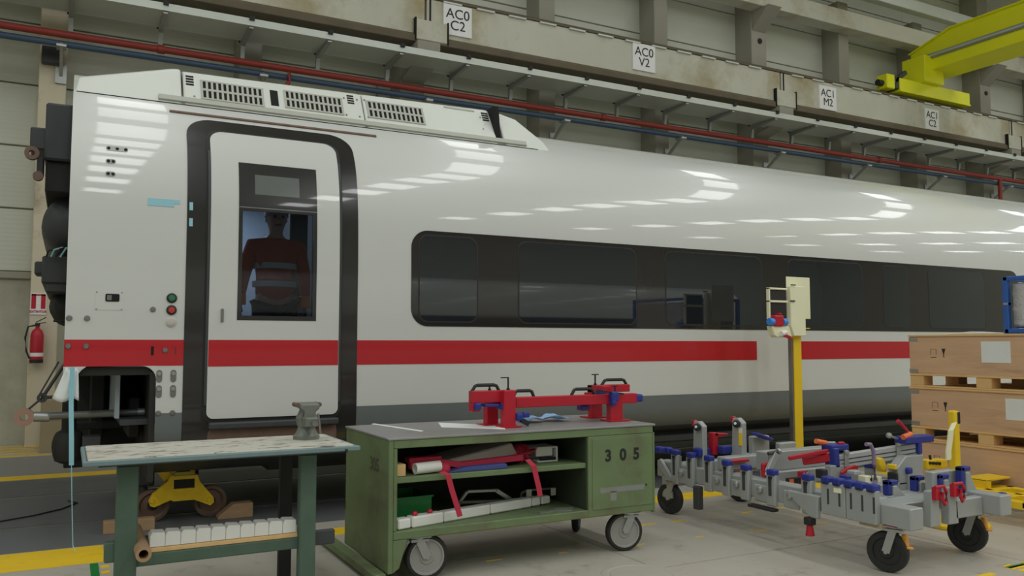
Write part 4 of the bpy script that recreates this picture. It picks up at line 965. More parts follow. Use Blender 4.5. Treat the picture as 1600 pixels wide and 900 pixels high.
MB().box(2.510, 2.598, 4.98, 5.10, 0.985, 1.03).build('left_arm', M['redp'], t, 0.004)
MB().box(3.394, 3.739, 5.12, 5.18, 1.045, 1.10).build('right_block', M['redp'], t, 0.004)
MB().box(3.394, 3.467, 4.98, 5.18, 1.0, 1.10).build('right_arm', M['redp'], t, 0.004)
MB().box(3.424, 3.529, 4.92, 4.98, ZT, 0.98).build('right_leg', M['redp'], t, 0.004)
MB().box(3.396, 3.569, 4.88, 5.02, ZT, ZT + 0.008).build('foot_plate', M['redp'], t)
MB().box(3.464, 3.556, 5.22, 5.28, ZT, 1.05).build('right_leg', M['redp'], t, 0.004)
MB().box(3.418, 3.590, 5.18, 5.32, ZT, ZT + 0.008).build('foot_plate', M['redp'], t)
MB().box(3.431, 3.522, 4.98, 5.28, 0.99, 1.04).build('right_arm', M['redp'], t, 0.004)
MB().box(3.223, 3.299, 4.98, 5.06, 0.93, 0.98).build('lower_lug', M['redp'], t, 0.004)
def handle(a, b, h):   # black bridge handle
    a = Vector(a); b = Vector(b); u = b - a
    MB().tube([a, a + u * 0.12 + Vector((0, 0, h)), a + u * 0.2 + Vector((0, 0, h * 1.15)), a + u * 0.8 + Vector((0, 0, h * 1.15)), a + u * 0.9 + Vector((0, 0, h)), b], 0.0115, 8).build('bridge_handle', M['rubber'], t, smooth=60)
handle((2.343, 4.95, 1.09), (2.545, 4.95, 1.09), 0.035)
handle((2.657, 4.96, 1.045), (2.815, 4.96, 1.045), 0.035)
handle((3.118, 4.96, 1.045), (3.310, 4.96, 1.045), 0.035)
handle((3.501, 5.15, 1.095), (3.727, 5.15, 1.095), 0.035)
for px, zz, l, r in (((2.613, 4.950, 1.177), 1.095, 0.055, 0.004), ((3.445, 5.150, 1.177), 1.10, 0.03, 0.03), ((3.481, 4.950, 1.100), 1.045, 0.02, 0.02), ((2.474, 4.950, 1.120), 1.095, 0.0, 0.0)):
    mb = MB(); mb.cyl((px[0], px[1], zz - 0.01), (px[0], px[1], px[2]), 0.006, n=8)
    if l: mb.cyl((px[0] - l, px[1], px[2]), (px[0] + r, px[1], px[2]), 0.004, n=8)
    mb.cyl((px[0], px[1], zz), (px[0], px[1], zz + 0.012), 0.011, n=10)
    mb.build('t_screw', M['ink'], t, smooth=40)
def bc(x, y, z, sx, sy, sz, nm='blue_clamp'):
    o = MB().box(x - sx / 2, x + sx / 2, y - sy / 2, y + sy / 2, z - sz / 2, z + sz / 2).build(nm, M['blue'], t, min(sx, sy, sz) * .22, seg=2); return o
bc(2.366, 4.93, 0.995, 0.045, 0.08, 0.045); bc(2.464, 4.93, 1.0, 0.10, 0.08, 0.018); bc(2.549, 4.93, 0.99, 0.03, 0.08, 0.04)
bc(2.653, 4.88, 0.92, 0.05, 0.06, 0.05); bc(2.706, 4.88, 0.93, 0.05, 0.04, 0.035)
bc(3.234, 4.99, 0.955, 0.07, 0.06, 0.03); bc(3.437, 4.90, 1.03, 0.06, 0.05, 0.07); bc(3.426, 4.90, 0.985, 0.035, 0.05, 0.04)
bc(3.365, 4.96, 1.055, 0.06, 0.05, 0.03); bc(3.678, 4.95, 1.01, 0.06, 0.07, 0.055)
MB().bar((3.290, 4.90, 1.075), (3.521, 4.90, 1.045), 0.012, 0.012).build('clamp_lever', M['ink'], t)
MB().bar((2.667, 4.87, 0.90), (2.725, 4.87, 0.87), 0.02, 0.03).build('clamp_lever', M['ink'], t)

# ============================================================ wheeled jig frame
t = jig = thing('assembly_jig', (4.95, 4.5, 0), 'silver-grey wheeled assembly jig with blue capped stops and red clamps', 'jig')
XL, XR = 4.45, 5.35
J = M['jig']
MB().box(XL, XL + 0.12, 3.31, 5.72, 0.29, 0.42).build('long_rail', J, t, 0.006)
MB().box(XR, XR + 0.12, 3.32, 5.80, 0.29, 0.42).build('long_rail', J, t, 0.006)
MB().box(XL + 0.12, XR, 3.72, 3.84, 0.27, 0.40).build('cross_rail', J, t, 0.006)
MB().box(XL + 0.12, XR, 4.55, 4.65, 0.36, 0.46).build('cross_rail', J, t, 0.006)
MB().box(XL + 0.12, XR, 5.45, 5.55, 0.30, 0.42).build('cross_rail', J, t, 0.006)
MB().box(XL + 0.12, XL + 0.75, 3.50, 3.68, 0.395, 0.405).build('deck_plate', J, t, 0.003)
MB().box(XL + 0.12, XR, 5.0, 5.1, 0.40, 0.50).build('cross_rail', J, t, 0.006)
for x, y, a in ((XL + 0.06, 3.52, 0.30), (XR + 0.07, 3.60, 0.30), (XL + 0.0, 5.55, 0.2), (XR + 0.0, 5.68, 0.6)):
    c = caster(t, x, y, 0.125, 0.29, 0.055, PI + a, hub='rubber', fork='zinc')
for x, y in ((XL + 0.15, 3.42), (XR + 0.16, 3.50)):
    x -= 0.03; y += 0.03; mb = MB(); mb.bar((x - 0.02, y - 0.02, 0.24), (x - 0.02, y - 0.03, 0.17), 0.03, 0.03); mb.bar((x - 0.03, y - 0.03, 0.165), (x + 0.01, y - 0.05, 0.16), 0.04, 0.015); mb.build('brake_pedal', mat('orange_brake_pedal', D(170, 120, 50, 1.9), 0.5), t, 0.004)
    MB().box(x - 0.12, x - 0.02, y - 0.05, y + 0.12, 0.293, 0.299).build('red_shim', M['redp'], t)
# capped stops along the left rail
for y, h in ((5.45, 0.50), (5.26, 0.50), (5.05, 0.50), (4.85, 0.49), (4.65, 0.48), (4.39, 0.48), (4.07, 0.49)):
    MB().box(XL - 0.035, XL, y - 0.038, y + 0.045, 0.26, h).build('stop_plate', J, t, 0.006)
    MB().box(XL - 0.012, XL + 0.01, y - 0.04, y + 0.04, 0.30, h - 0.01).build('stop_web', M['zinc'], t)
    MB().box(XL - 0.043, XL + 0.012, y - 0.038, y + 0.036, h - 0.008, h + 0.036).build('blue_cap', M['blue'], t, 0.010, seg=2)
    MB().box(XL - 0.0365, XL - 0.034, y - 0.008, y + 0.022, 0.33, h - 0.03).build('slot', M['dark'], t)
    MB().box(XL - 0.05, XL - 0.036, y - 0.014, y + 0.010, h - 0.03, h - 0.012).build('cap_pin', M['ink'], t)
for y in (5.37, 4.95, 4.74, 4.5, 4.22):
    MB().box(XL - 0.02, XL, y - 0.07, y + 0.07, 0.27, 0.39).build('side_plate', J, t, 0.006)
    MB().lathe([(0.025, 0), (0.025, 0.02), (0.012, 0.03)], (XL - 0.02, y, 0.36), (-1, 0, 0), 12).build('boss', M['zinc'], t, smooth=40)
for y0, y1 in ((3.515, 3.74), (3.745, 3.94)):
    MB().box(XL - 0.045, XL, y0, y1, 0.29, 0.50).build('stop_bank_plate', J, t, 0.006)
for y in (3.90, 3.81, 3.72, 3.635, 3.55):
    MB().box(XL - 0.052, XL + 0.015, y - 0.032, y + 0.032, 0.485, 0.535).build('blue_cap', M['blue'], t, 0.010, seg=2)
    MB().box(XL - 0.0465, XL - 0.0445, y - 0.03, y - 0.015, 0.36, 0.46).build('slot', M['dark'], t)
    MB().box(XL - 0.056, XL - 0.05, y - 0.02, y + 0.012, 0.488, 0.50).build('cap_pin', M['ink'], t)
MB().box(XL - 0.047, XL - 0.045, 3.77, 3.83, 0.445, 0.475).build('yellow_label', M['beige'], t)
# adjusting foot hanging below the rail
MB().prism([(3.95, 0.40), (4.22, 0.40), (4.16, 0.34), (4.02, 0.25), (3.96, 0.25)], 'x', XL - 0.06, XL - 0.02).build('foot_bracket', J, t, 0.006)
MB().box(XL - 0.08, XL - 0.02, 4.00, 4.06, 0.20, 0.25).build('foot_socket', M['rubber'], t, 0.006)
MB().cyl((XL - 0.05, 4.03, 0.20), (XL - 0.05, 4.03, 0.13), 0.02, 0.03).build('red_foot', M['redp'], t, smooth=40)
MB().box(XL - 0.06, XL, 4.35, 4.60, 0.225, 0.245).build('rubber_strip', M['rubber'], t, 0.004)
MB().box(XL - 0.02, XL + 0.06, 3.50, 3.66, 0.27, 0.30).build('wood_shim', M['card'], t)
MB().box(XL - 0.03, XL + 0.02, 5.50, 5.62, 0.13, 0.30).build('stabiliser', J, t, 0.005)
MB().box(XL - 0.04, XL + 0.01, 5.15, 5.22, 0.10, 0.28).build('stabiliser', M['dark'], t, 0.005)
MB().bar((XL - 0.02, 5.66, 0.42), (XL - 0.02, 5.50, 0.28), 0.03, 0.06).build('end_gusset', J, t, 0.004)
# tall arms with knobs
def arm(px_, Yc, zb, zt, w=0.13, knob=True, xx=None):
    x = px_
    o = MB().prism([(Yc - w * .5, zb), (Yc + w * .5, zb), (Yc + w * .35, zt), (Yc - w * .1, zt + 0.005), (Yc - w * .5, zt - 0.03)], 'x', x, x + 0.05).build('upright_arm', J, t, 0.006)
    if knob:
        MB().lathe([(0.012, 0), (0.026, 0.004), (0.03, 0.03), (0.02, 0.038)], (x, Yc - 0.02, zt - 0.04), (-1, -0.3, 0), 14).build('clamp_knob', M['ink'], t, smooth=40)
        MB().lathe([(0.011, 0), (0.011, 0.006)], (x - 0.038, Yc - 0.032, zt - 0.035), (-1, -0.3, 0), 10).build('knob_cap', M['sign'], t, smooth=40)
        MB().box(x + 0.005, x + 0.045, Yc + 0.04, Yc + 0.075, zt - 0.04, zt + 0.01).build('red_tip', M['redp'], t, 0.006)
arm(4.50, 5.26, 0.40, 0.775); arm(4.72, 5.05, 0.46, 0.81)
MB().box(4.715, 4.72, 4.985, 5.02, 0.60, 0.70).build('yellow_strip', M['yellow'], t)
MB().box(4.715, 4.72, 4.985, 5.02, 0.70, 0.74).build('beige_strip', M['beige'], t)
a = (4.597, 5.200, 0.689); b = (4.756, 5.200, 0.516); c = (4.661, 5.200, 0.522)
mb = MB(); mb.box(a[0], a[0] + 0.05, 5.18, 5.24, b[2], a[2]); mb.prism([(a[0], a[2]), (b[0], a[2] - 0.012), (b[0], a[2] - 0.025), (a[0] + 0.05, a[2] - 0.04)], 'y', 5.18, 5.24); mb.build('red_bracket', M['redp'], t, 0.004)
for (u, v, w_, h_) in ((1100, 708, 0.13, 0.07), (1112, 712, 0.07, 0.05), (1138, 703, 0.10, 0.07), (1150, 700, 0.07, 0.05)):
    pass
for q, w_, h_ in (((4.527, 5.200, 0.535), 0.12, 0.07), ((4.692, 5.100, 0.557), 0.12, 0.06), ((4.341, 5.500, 0.533), 0.06, 0.05), ((4.420, 5.500, 0.523), 0.06, 0.05)):
    MB().box(q[0] - w_ / 2, q[0] + w_ / 2, q[1], q[1] + 0.08, q[2] - h_ / 2, q[2] + h_ / 2).build('blue_block', M['blue'], t, 0.012, seg=2)
# deck beams between the rails
A = (4.487, 4.950, 0.522); B = (5.058, 4.950, 0.445)
MB().box(A[0] - 0.0, B[0] + 0.05, 4.92, 5.02, 0.43, 0.53).build('deck_beam', J, t, 0.006)
A = (4.538, 4.600, 0.472); B = (5.486, 4.600, 0.280)
MB().box(4.60, 5.30, 4.60, 4.72, 0.46, 0.60).build('deck_beam', J, t, 0.006)
a = (4.551, 4.550, 0.464); b = (4.638, 4.550, 0.597)
MB().bar((a[0], 4.55, a[2]), (b[0], 4.55, b[2]), 0.03, 0.05).build('diagonal_plate', J, t, 0.004)
MB().cyl((b[0] - 0.07, 4.56, b[2]), (b[0] + 0.01, 4.55, b[2] + 0.01), 0.014).build('hand_lever', M['dark'], t, smooth=40)
MB().lathe([(0.0, 0), (0.02, 0.005), (0.024, 0.02), (0.0, 0.035)], (b[0] + 0.01, 4.55, b[2] + 0.01), (1, 0, 0.2), 12).build('lever_ball', M['zinc'], t, smooth=40)
for q in ((4.570, 4.600, 0.479), (4.835, 4.500, 0.417)):
    MB().box(q[0] - 0.045, q[0] + 0.045, q[1] - 0.03, q[1], q[2] - 0.05, q[2] + 0.05).build('red_gauge', M['redp'], t, 0.012, seg=2)
    for dx in (-0.015, 0.015): MB().bar((q[0] + dx - 0.012, q[1] - 0.034, q[2] - 0.035), (q[0] + dx + 0.012, q[1] - 0.034, q[2] + 0.035), 0.004, 0.01).build('white_mark', M['beige'], t)
q = (4.670, 4.450, 0.409)
MB().box(q[0] - 0.03, q[0] + 0.10, 4.44, 4.47, q[2] - 0.025, q[2] + 0.02).build('black_gauge', M['ink'], t, 0.004); MB().box(q[0] - 0.02, q[0] + 0.02, 4.435, 4.44, q[2] - 0.018, q[2] + 0.012).build('orange_label', M['orange'], t)
a = (4.455, 5.000, 0.513); b = (4.662, 5.000, 0.410)
mb = MB(); mb.box(a[0], a[0] + 0.03, 4.88, 4.92, b[2], a[2]); mb.box(a[0], b[0] + 0.03, 4.88, 4.92, a[2] - 0.02, a[2]); mb.box(a[0] + 0.02, b[0] + 0.06, 4.88, 4.92, b[2] - 0.01, b[2] + 0.01); mb.build('red_frame', M['redp'], t, 0.004)
for q in ((5.285, 5.350, 0.564), (5.548, 5.300, 0.500)):
    o = MB().box(q[0] - 0.10, q[0] + 0.10, q[1], q[1] + 0.06, 0.42, q[2] + 0.05).build('rear_block', J, t, 0.01)
q = (5.237, 5.300, 0.615)
MB().bar((q[0] - 0.08, 5.3, q[2] + 0.03), (q[0] + 0.10, 5.3, q[2] - 0.03), 0.08, 0.025).build('blue_pad', M['blue'], t, 0.006)
# red long levers and the orange handle at the aluminium bar
a = (4.604, 4.400, 0.580); b = (4.879, 4.250, 0.639)
MB().bar(a, b, 0.025, 0.03).build('red_lever', M['redp'], t, 0.006)
a = (4.744, 4.400, 0.553); b = (4.877, 4.250, 0.589)
MB().bar(a, b, 0.04, 0.06).build('red_lever', M['redp'], t, 0.008)
a = (4.836, 4.400, 0.579); b = (4.866, 4.250, 0.622)
MB().bar(a, b, 0.045, 0.012).build('orange_edge', M['orange'], t, 0.003)
a = (4.775, 4.300, 0.704); b = (4.879, 4.300, 0.684); c = (4.965, 4.300, 0.680)
MB().cyl(a, b, 0.018).build('orange_handle', M['orange'], t, smooth=40); MB().cyl(b, c, 0.012).build('handle_shank', M['zinc'], t, smooth=40)
a = (4.847, 4.250, 0.659); b = (5.026, 4.250, 0.649)
MB().box(a[0], b[0], 4.22, 4.32, a[2] - 0.025, a[2] + 0.02).build('blue_bracket', M['blue'], t, 0.01, seg=2)
c = (4.814, 4.220, 0.516)
MB().prism([(a[0], a[2]), (a[0] + 0.055, a[2]), (a[0] + 0.06, c[2]), (a[0] + 0.01, c[2])], 'y', 4.20, 4.30).build('blue_bracket', M['blue'], t, 0.008)
a = (4.934, 4.250, 0.686); 
MB().tube([(a[0], 4.24, a[2]), (a[0] + 0.05, 4.24, a[2] - 0.0), (a[0] + 0.08, 4.24, a[2] - 0.03), (a[0] + 0.085, 4.24, a[2] - 0.055)], 0.011).build('red_lever', M['redp'], t, smooth=60)
# aluminium bar
a = Vector((4.915, 4.250, 0.550)); b = Vector((5.522, 4.020, 0.636))
a.z += 0.005; ab = MB().bar(a, b, 0.06, 0.095).build('aluminium_bar', M['alu'], t, 0.003)
u = (b - a).normalized(); nn = u.cross(Vector((0, 0, 1))).normalized()
for dz in (-0.018, 0.012):
    MB().bar(a + nn * 0.031 + Vector((0, 0, dz)), b + nn * 0.031 + Vector((0, 0, dz)), 0.002, 0.007).build('groove', M['dark'], ab)
for s in (0.10, 0.72):
    p = a + (b - a) * s
    MB().bar(p + nn * 0.035 + Vector((0, 0, -0.045)), p + nn * 0.035 + Vector((0, 0, 0.05)), 0.012, 0.04).build('bar_clamp', M['zinc'], t, 0.004)
    MB().lathe([(0.0, -0.02), (0.02, -0.01), (0.02, 0.012), (0.0, 0.02)], p + nn * 0.035 + Vector((0, 0, 0.06)), (0, 0, 1), 12).build('clamp_nut', M['zinc'], t, smooth=40)
    MB().strip([p + nn * 0.05 + Vector((-0.07, 0, -0.085)), p + nn * 0.05 + Vector((-0.02, 0, -0.06)), p + nn * 0.05 + Vector((0.06, 0, -0.045)), p + nn * 0.05 + Vector((0.10, 0, -0.05))], 0.02, 0.028, (0, 1, 0)).build('red_lever', M['redp'], t, 0.004)
a = (5.237, 4.050, 0.745); b = (5.437, 4.050, 0.679)
MB().cyl(a, b, 0.008).build('clamp_rod', M['zinc'], t, smooth=40); MB().lathe([(0.0, -0.015), (0.02, -0.008), (0.02, 0.01), (0.0, 0.016)], a, (1, 0, -0.3), 12).build('rod_end', M['zinc'], t, smooth=40)
a = (5.329, 4.000, 0.713); b = (5.644, 4.000, 0.724)
MB().box(a[0], b[0], 3.98, 4.08, a[2] - 0.03, b[2] + 0.01).build('blue_bracket', M['blue'], t, 0.008, seg=2)
a = (5.469, 4.000, 0.692); b = (5.507, 4.000, 0.606)
MB().box(a[0], a[0] + 0.04, 3.98, 4.06, b[2], a[2]).build('blue_bracket', M['blue'], t, 0.006)
MB().cyl((5.323, 4.000, 0.732), (5.408, 4.000, 0.750), 0.02).build('orange_handle', M['orange'], t, smooth=40)
MB().cyl((5.374, 4.000, 0.775), (5.273, 4.000, 0.852), 0.010, 0.014).build('red_handle', M['redp'], t, smooth=40)
MB().cyl((5.407, 4.000, 0.741), (5.367, 4.000, 0.780), 0.007).build('handle_shank', M['zinc'], t, smooth=40)
# supports for the bar
a = (4.811, 4.200, 0.519); b = (4.961, 4.200, 0.508)
MB().box(a[0], b[0] + 0.02, 4.20, 4.26, 0.40, a[2] + 0.02).build('support_plate', J, t, 0.006)
a = (5.224, 4.000, 0.538); b = (5.517, 4.000, 0.518)
MB().prism([(a[0] + 0.02, 0.40), (b[0] - 0.03, 0.40), (b[0], 0.55), (b[0], 0.60), (a[0] + 0.10, 0.60), (a[0], 0.52)], 'y', 3.98, 4.06).build('support_plate', J, t, 0.006)
MB().box(4.57, 5.35, 3.98, 4.10, 0.34, 0.42).build('cross_rail', J, t, 0.006)
# small valve cluster under the bar
for q, m, s, s2 in (((4.607, 4.100, 0.511), 'ink', 0.05, 0.06), ((4.840, 4.100, 0.459), 'blue', 0.05, 0.05), ((4.923, 4.100, 0.426), 'blue', 0.09, 0.02), ((5.061, 4.120, 0.439), 'beige', 0.06, 0.05), ((5.088, 4.120, 0.437), 'ink', 0.035, 0.03), ((5.163, 4.100, 0.425), 'beige', 0.03, 0.06), ((5.224, 4.100, 0.411), 'alu', 0.035, 0.04), ((5.206, 4.000, 0.459), 'ink', 0.03, 0.06), ((5.203, 4.000, 0.531), 'yellow', 0.025, 0.035), ((4.971, 3.900, 0.347), 'maroon', 0.07, 0.035), ((4.926, 4.100, 0.497), 'alu', 0.06, 0.03)):
    MB().box(q[0] - s / 2, q[0] + s / 2, q[1] - 0.03, q[1] + 0.04, q[2] - s2 / 2, q[2] + s2 / 2).build('valve_part', M[m], t, 0.005)
q = (5.196, 4.100, 0.541)
MB().prism([(q[0] - 0.05, q[2] + 0.045), (q[0] + 0.02, q[2] + 0.04), (q[0] + 0.045, q[2] + 0.0), (q[0] + 0.05, q[2] - 0.06), (q[0] + 0.015, q[2] - 0.06), (q[0] - 0.03, q[2] - 0.01)], 'y', 4.08, 4.14).build('yellow_lever', M['yellow'], t, 0.01, seg=2)
MB().tube([(4.955, 4.020, 0.700), (5.001, 4.020, 0.698), (5.032, 4.020, 0.647), (5.034, 4.020, 0.557), (5.043, 4.020, 0.446), (5.027, 4.020, 0.385)], 0.014).build('mauve_hose', M['purple'], t, smooth=60)
# blue angle stops with triangular gussets on the front deck
for q, dx in (((4.813, 3.720, 0.456), 0.0), ((5.112, 3.740, 0.459), 0.0), ((5.169, 3.600, 0.487), 0.0), ((5.327, 3.550, 0.533), 0.0)):
    zt = q[2] + 0.045
    mb = MB(); mb.box(q[0] - 0.02, q[0] + 0.015, q[1], q[1] + 0.05, 0.405, zt); mb.box(q[0] - 0.02, q[0] + 0.08, q[1], q[1] + 0.05, zt - 0.03, zt); mb.build('blue_angle', M['blue'], t, 0.006)
    MB().prism([(q[0] + 0.016, 0.40), (q[0] + 0.13, 0.40), (q[0] + 0.055, zt - 0.035), (q[0] + 0.016, zt - 0.035)], 'y', q[1] - 0.01, q[1] + 0.06).build('gusset', J, t, 0.005)
    MB().box(q[0] - 0.03, q[0] + 0.13, q[1] - 0.01, q[1] + 0.06, 0.385, 0.405).build('gusset_base', J, t, 0.003)
MB().box(XR - 0.25, XR + 0.0, 3.62, 3.68, 0.38, 0.55).build('rear_plate', J, t, 0.006)
MB().box(XL + 0.62, XR, 3.44, 3.50, 0.28, 0.40).build('front_plate', J, t, 0.006)
# red hooks in front
for q in ((4.869, 3.420, 0.472), (5.048, 3.420, 0.478)):
    mb = MB(); mb.tube([(q[0] - 0.03, 3.42, q[2] + 0.03), (q[0] + 0.03, 3.40, q[2] + 0.035), (q[0] + 0.05, 3.40, q[2] + 0.0), (q[0] + 0.05, 3.40, q[2] - 0.06), (q[0] + 0.03, 3.40, q[2] - 0.08), (q[0] + 0.015, 3.40, q[2] - 0.05), (q[0] + 0.015, 3.40, q[2])], 0.011)
    mb.box(q[0] - 0.035, q[0] + 0.01, 3.41, 3.44, q[2] - 0.05, q[2] + 0.03); mb.build('red_toggle_clamp', M['redp'], t, smooth=50)
    MB().prism([(q[0] - 0.05, 0.25), (q[0] + 0.05, 0.25), (q[0] + 0.03, q[2] - 0.0), (q[0] - 0.035, q[2] - 0.0)], 'y', 3.44, 3.50).build('clamp_base', J, t, 0.005)
mb = MB(); mb.box(XR + 0.10, XR + 0.14, 3.36, 3.40, 0.405, 0.425); mb.build('blue_cap', M['blue'], t, 0.005)
for y, m in ((4.0, 'blue'), (4.3, 'blue'), (4.7, 'blue'), (5.1, 'blue')):
    MB().box(XR - 0.03, XR, y - 0.04, y + 0.04, 0.28, 0.48).build('stop_plate', J, t, 0.005)
    MB().box(XR - 0.04, XR + 0.015, y - 0.045, y + 0.04, 0.475, 0.52).build('blue_cap', M[m], t, 0.012, seg=2)
# ============================================================ control post
bz = (6.348, 5.900, 0.388)
px = bz[0]
t = thing('control_post', (px, 5.95, 0), 'tall yellow post with a beige control panel standing before the coach', 'control post')
MB().cyl((px, 5.96, 0.0), (px, 5.96, 0.03), 0.22, n=32).build('base_plate', M['yellow'], t, 0.004)
MB().box(px - 0.045, px + 0.06, 5.92, 6.0, 0.03, 1.50).build('post', M['yellow'], t, 0.008, seg=2)
MB().box(px - 0.065, px - 0.046, 5.93, 5.98, 0.1, 1.46).build('cable_channel', M['steel'], t, 0.003)
A = (6.209, 5.900, 1.967); B = (6.411, 5.900, 1.479)
MB().prism([(A[0], A[2]), (B[0] - 0.0, A[2] + 0.0), (B[0] + 0.0, B[2]), (A[0] + 0.04, B[2]), (A[0], B[2] + 0.10)], 'y', 5.86, 5.92).build('panel_column', M['beige'], t, 0.006)
A = (6.247, 5.950, 2.067); B = (6.570, 5.950, 1.653)
MB().box(A[0], B[0], 5.945, 5.955, B[2], A[2]).build('back_sheet', M['beige'], t, 0.002)
A = (5.924, 5.880, 1.944); B = (6.172, 5.880, 1.478)
wv = B[0] - A[0]
zt, zb = A[2], B[2] + 0.13
mb = MB(); th = 0.018
mb.box(A[0], A[0] + th, 5.86, 5.90, zb, zt); mb.box(A[0], B[0], 5.86, 5.90, zt - th, zt); zm = 1.812
mb.box(A[0], B[0], 5.86, 5.90, zm - 0.01, zm + 0.01); mb.box(A[0], B[0], 5.86, 5.90, zb, zb + 0.012)
mb.build('screen_frame', M['beige'], t, 0.004)
for a, b in ((zm + 0.012, zt - th), (zb + 0.012, zm - 0.012)):
    MB().box(A[0] + th, B[0], 5.88, 5.89, a, b).build('dark_screen', mat('dark_display', (0.05, 0.045, 0.045), 0.2, var=0.2), t)
for q in ((6.243, 5.850, 1.978), (6.229, 5.850, 1.821)): MB().box(q[0] - 0.03, q[0] + 0.03, 5.85, 5.86, q[2] - 0.006, q[2] + 0.006).build('hinge', M['dark'], t)
q = (5.996, 5.820, 1.624)
MB().box(q[0] - 0.06, q[0] + 0.06, 5.80, 5.87, q[2] - 0.055, q[2] + 0.055).build('red_valve', M['redp'], t, 0.015, seg=2)
MB().box(q[0] + 0.0, q[0] + 0.03, 5.80, 5.85, q[2] + 0.055, q[2] + 0.075).build('red_button', M['redp'], t, 0.005)
for dx in (-0.085, 0.085): MB().cyl((q[0] + dx - 0.025, 5.83, q[2] - 0.01), (q[0] + dx + 0.025, 5.83, q[2] - 0.01), 0.035).build('blue_fitting', mat('bright_blue_plastic', D(50, 110, 180, 1.8), 0.4), t, smooth=40)
A = (5.915, 5.840, 1.574); B = (6.164, 5.840, 1.465)
MB().prism([(A[0], A[2]), (B[0] - 0.02, A[2]), (B[0] + 0.02, B[2]), (A[0] + 0.06, B[2]), (A[0] + 0.03, B[2] + 0.02)], 'y', 5.82, 5.90).build('beige_shroud', M['beige'], t, 0.008)
MB().cyl((6.013, 5.800, 1.501), (6.073, 5.800, 1.514), 0.025).build('white_knob', M['sign'], t, smooth=40)
MB().bar((6.022, 5.800, 1.495), (6.139, 5.800, 1.459), 0.02, 0.03).build('red_tag', M['redp'], t, 0.004)
q = (6.512, 5.950, 1.557)
MB().box(q[0] - 0.03, q[0] + 0.04, 5.94, 5.97, q[2] - 0.004, q[2] + 0.006).build('yellow_lug', M['yellow'], t)

# ============================================================ plywood crates
lab = ['lowest plywood crate of the stack at right', 'middle plywood crate of the stack, with a white sheet near its right edge', 'top plywood crate of the stack, with a white paper taped on it']
CX, CX1, CYa, CYb = 7.2, 8.4, 3.15, 5.31
for k in range(3):
    z = k * 0.497
    t = thing('plywood_crate', ((CX + CX1) / 2, (CYa + CYb) / 2, z), lab[k], 'crate', 'stacked plywood crates')
    MB().box(CX, CX1, CYa, CYb, z + 0.125, z + 0.478).build('crate_box', M['ply'], t, 0.003)
    MB().box(CX - 0.012, CX1 + 0.01, CYa - 0.01, CYb + 0.01, z + 0.478, z + 0.495).build('crate_lid', M['pine'], t, 0.002)
    for ya in (CYb - 0.14, (CYa + CYb) / 2 + 0.28, (CYa + CYb) / 2 - 0.42, CYa):
        for xa in (CX, (CX + CX1) / 2 - 0.07, CX1 - 0.14):
            MB().box(xa, xa + 0.14, ya, ya + 0.14, z + 0.015, z + 0.108).build('pallet_block', M['pine'], t, 0.003)
    for xa in (CX, (CX + CX1) / 2 - 0.07, CX1 - 0.14): MB().box(xa - 0.004, xa + 0.14, CYa, CYb, z + 0.0, z + 0.015).build('pallet_board', M['pine'], t, 0.002)
    MB().box(CX - 0.008, CX1, CYa, CYb, z + 0.108, z + 0.125).build('deck_board', M['pine'], t, 0.002)
    for zz in (z + 0.15, z + 0.45):
        mb = MB(); mb.box(CX - 0.003, CX + 0.002, CYb - 0.09, CYb + 0.003, zz - 0.018, zz + 0.018); mb.box(CX - 0.002, CX + 0.09, CYb, CYb + 0.003, zz - 0.018, zz + 0.018); mb.build('corner_bracket', M['zinc'], t)
    for xo in (0.22, 0.31):
        zz = z + 0.33; y = CYb - xo * 1.15
        mb = MB()
        if xo < 0.3:
            mb.box(CX - 0.001, CX + 0.002, y - 0.03, y + 0.03, zz + 0.027, zz + 0.03); mb.box(CX - 0.001, CX + 0.002, y - 0.03, y + 0.03, zz - 0.05, zz - 0.045); mb.box(CX - 0.001, CX + 0.002, y - 0.03, y - 0.026, zz - 0.02, zz + 0.03); mb.box(CX - 0.001, CX + 0.002, y + 0.026, y + 0.03, zz - 0.02, zz + 0.03)
        else:
            mb.prism([(y - 0.02, zz + 0.035), (y + 0.02, zz + 0.035), (y + 0.006, zz - 0.01), (y + 0.003, zz - 0.04), (y + 0.015, zz - 0.045), (y - 0.015, zz - 0.045), (y - 0.003, zz - 0.04), (y - 0.006, zz - 0.01)], 'x', CX - 0.001, CX + 0.002)
        mb.build('handling_mark', M['ink'], t)
    if k == 2:
        a = (7.200, 4.589, 1.425); b = (7.200, 4.328, 1.236)
        MB().box(CX - 0.004, CX, b[1], a[1], b[2], a[2]).build('paper_sheet', M['paper'], t)
    if k == 1:
        a = (7.200, 4.390, 0.931); b = (7.200, 4.207, 0.747)
        MB().box(CX - 0.004, CX, b[1], a[1], b[2], a[2]).build('paper_sheet', M['paper'], t)
# white film on the top crate and the blue crate
t = thing('blue_frame_container', (7.7, 3.9, 1.492), 'blue steel frame container wrapped in crumpled clear film on the top crate', 'container')
a = (7.200, 4.375, 1.989)
yb, zt = a[1], a[2]
for y in (yb - 0.04, 3.2):
    for x in (7.2, 8.1): MB().box(x, x + 0.05, y, y + 0.05, 1.495, zt - 0.02).build('corner_post', M['bluef'], t, 0.006)
for z_ in (zt - 0.04, 1.495):
    mb = MB(); mb.box(7.2, 7.25, 3.2, yb, z_, z_ + 0.04); mb.box(8.1, 8.15, 3.2, yb, z_, z_ + 0.04); mb.box(7.2, 8.15, yb - 0.04, yb, z_, z_ + 0.04); mb.build('frame_rail', M['bluef'], t, 0.006)
MB().box(7.195, 7.25, yb - 0.04, yb, 1.74, 1.76).build('weld_seam', M['zinc'], t)
mb = MB(); vs = []; fs = []; random.seed(5)
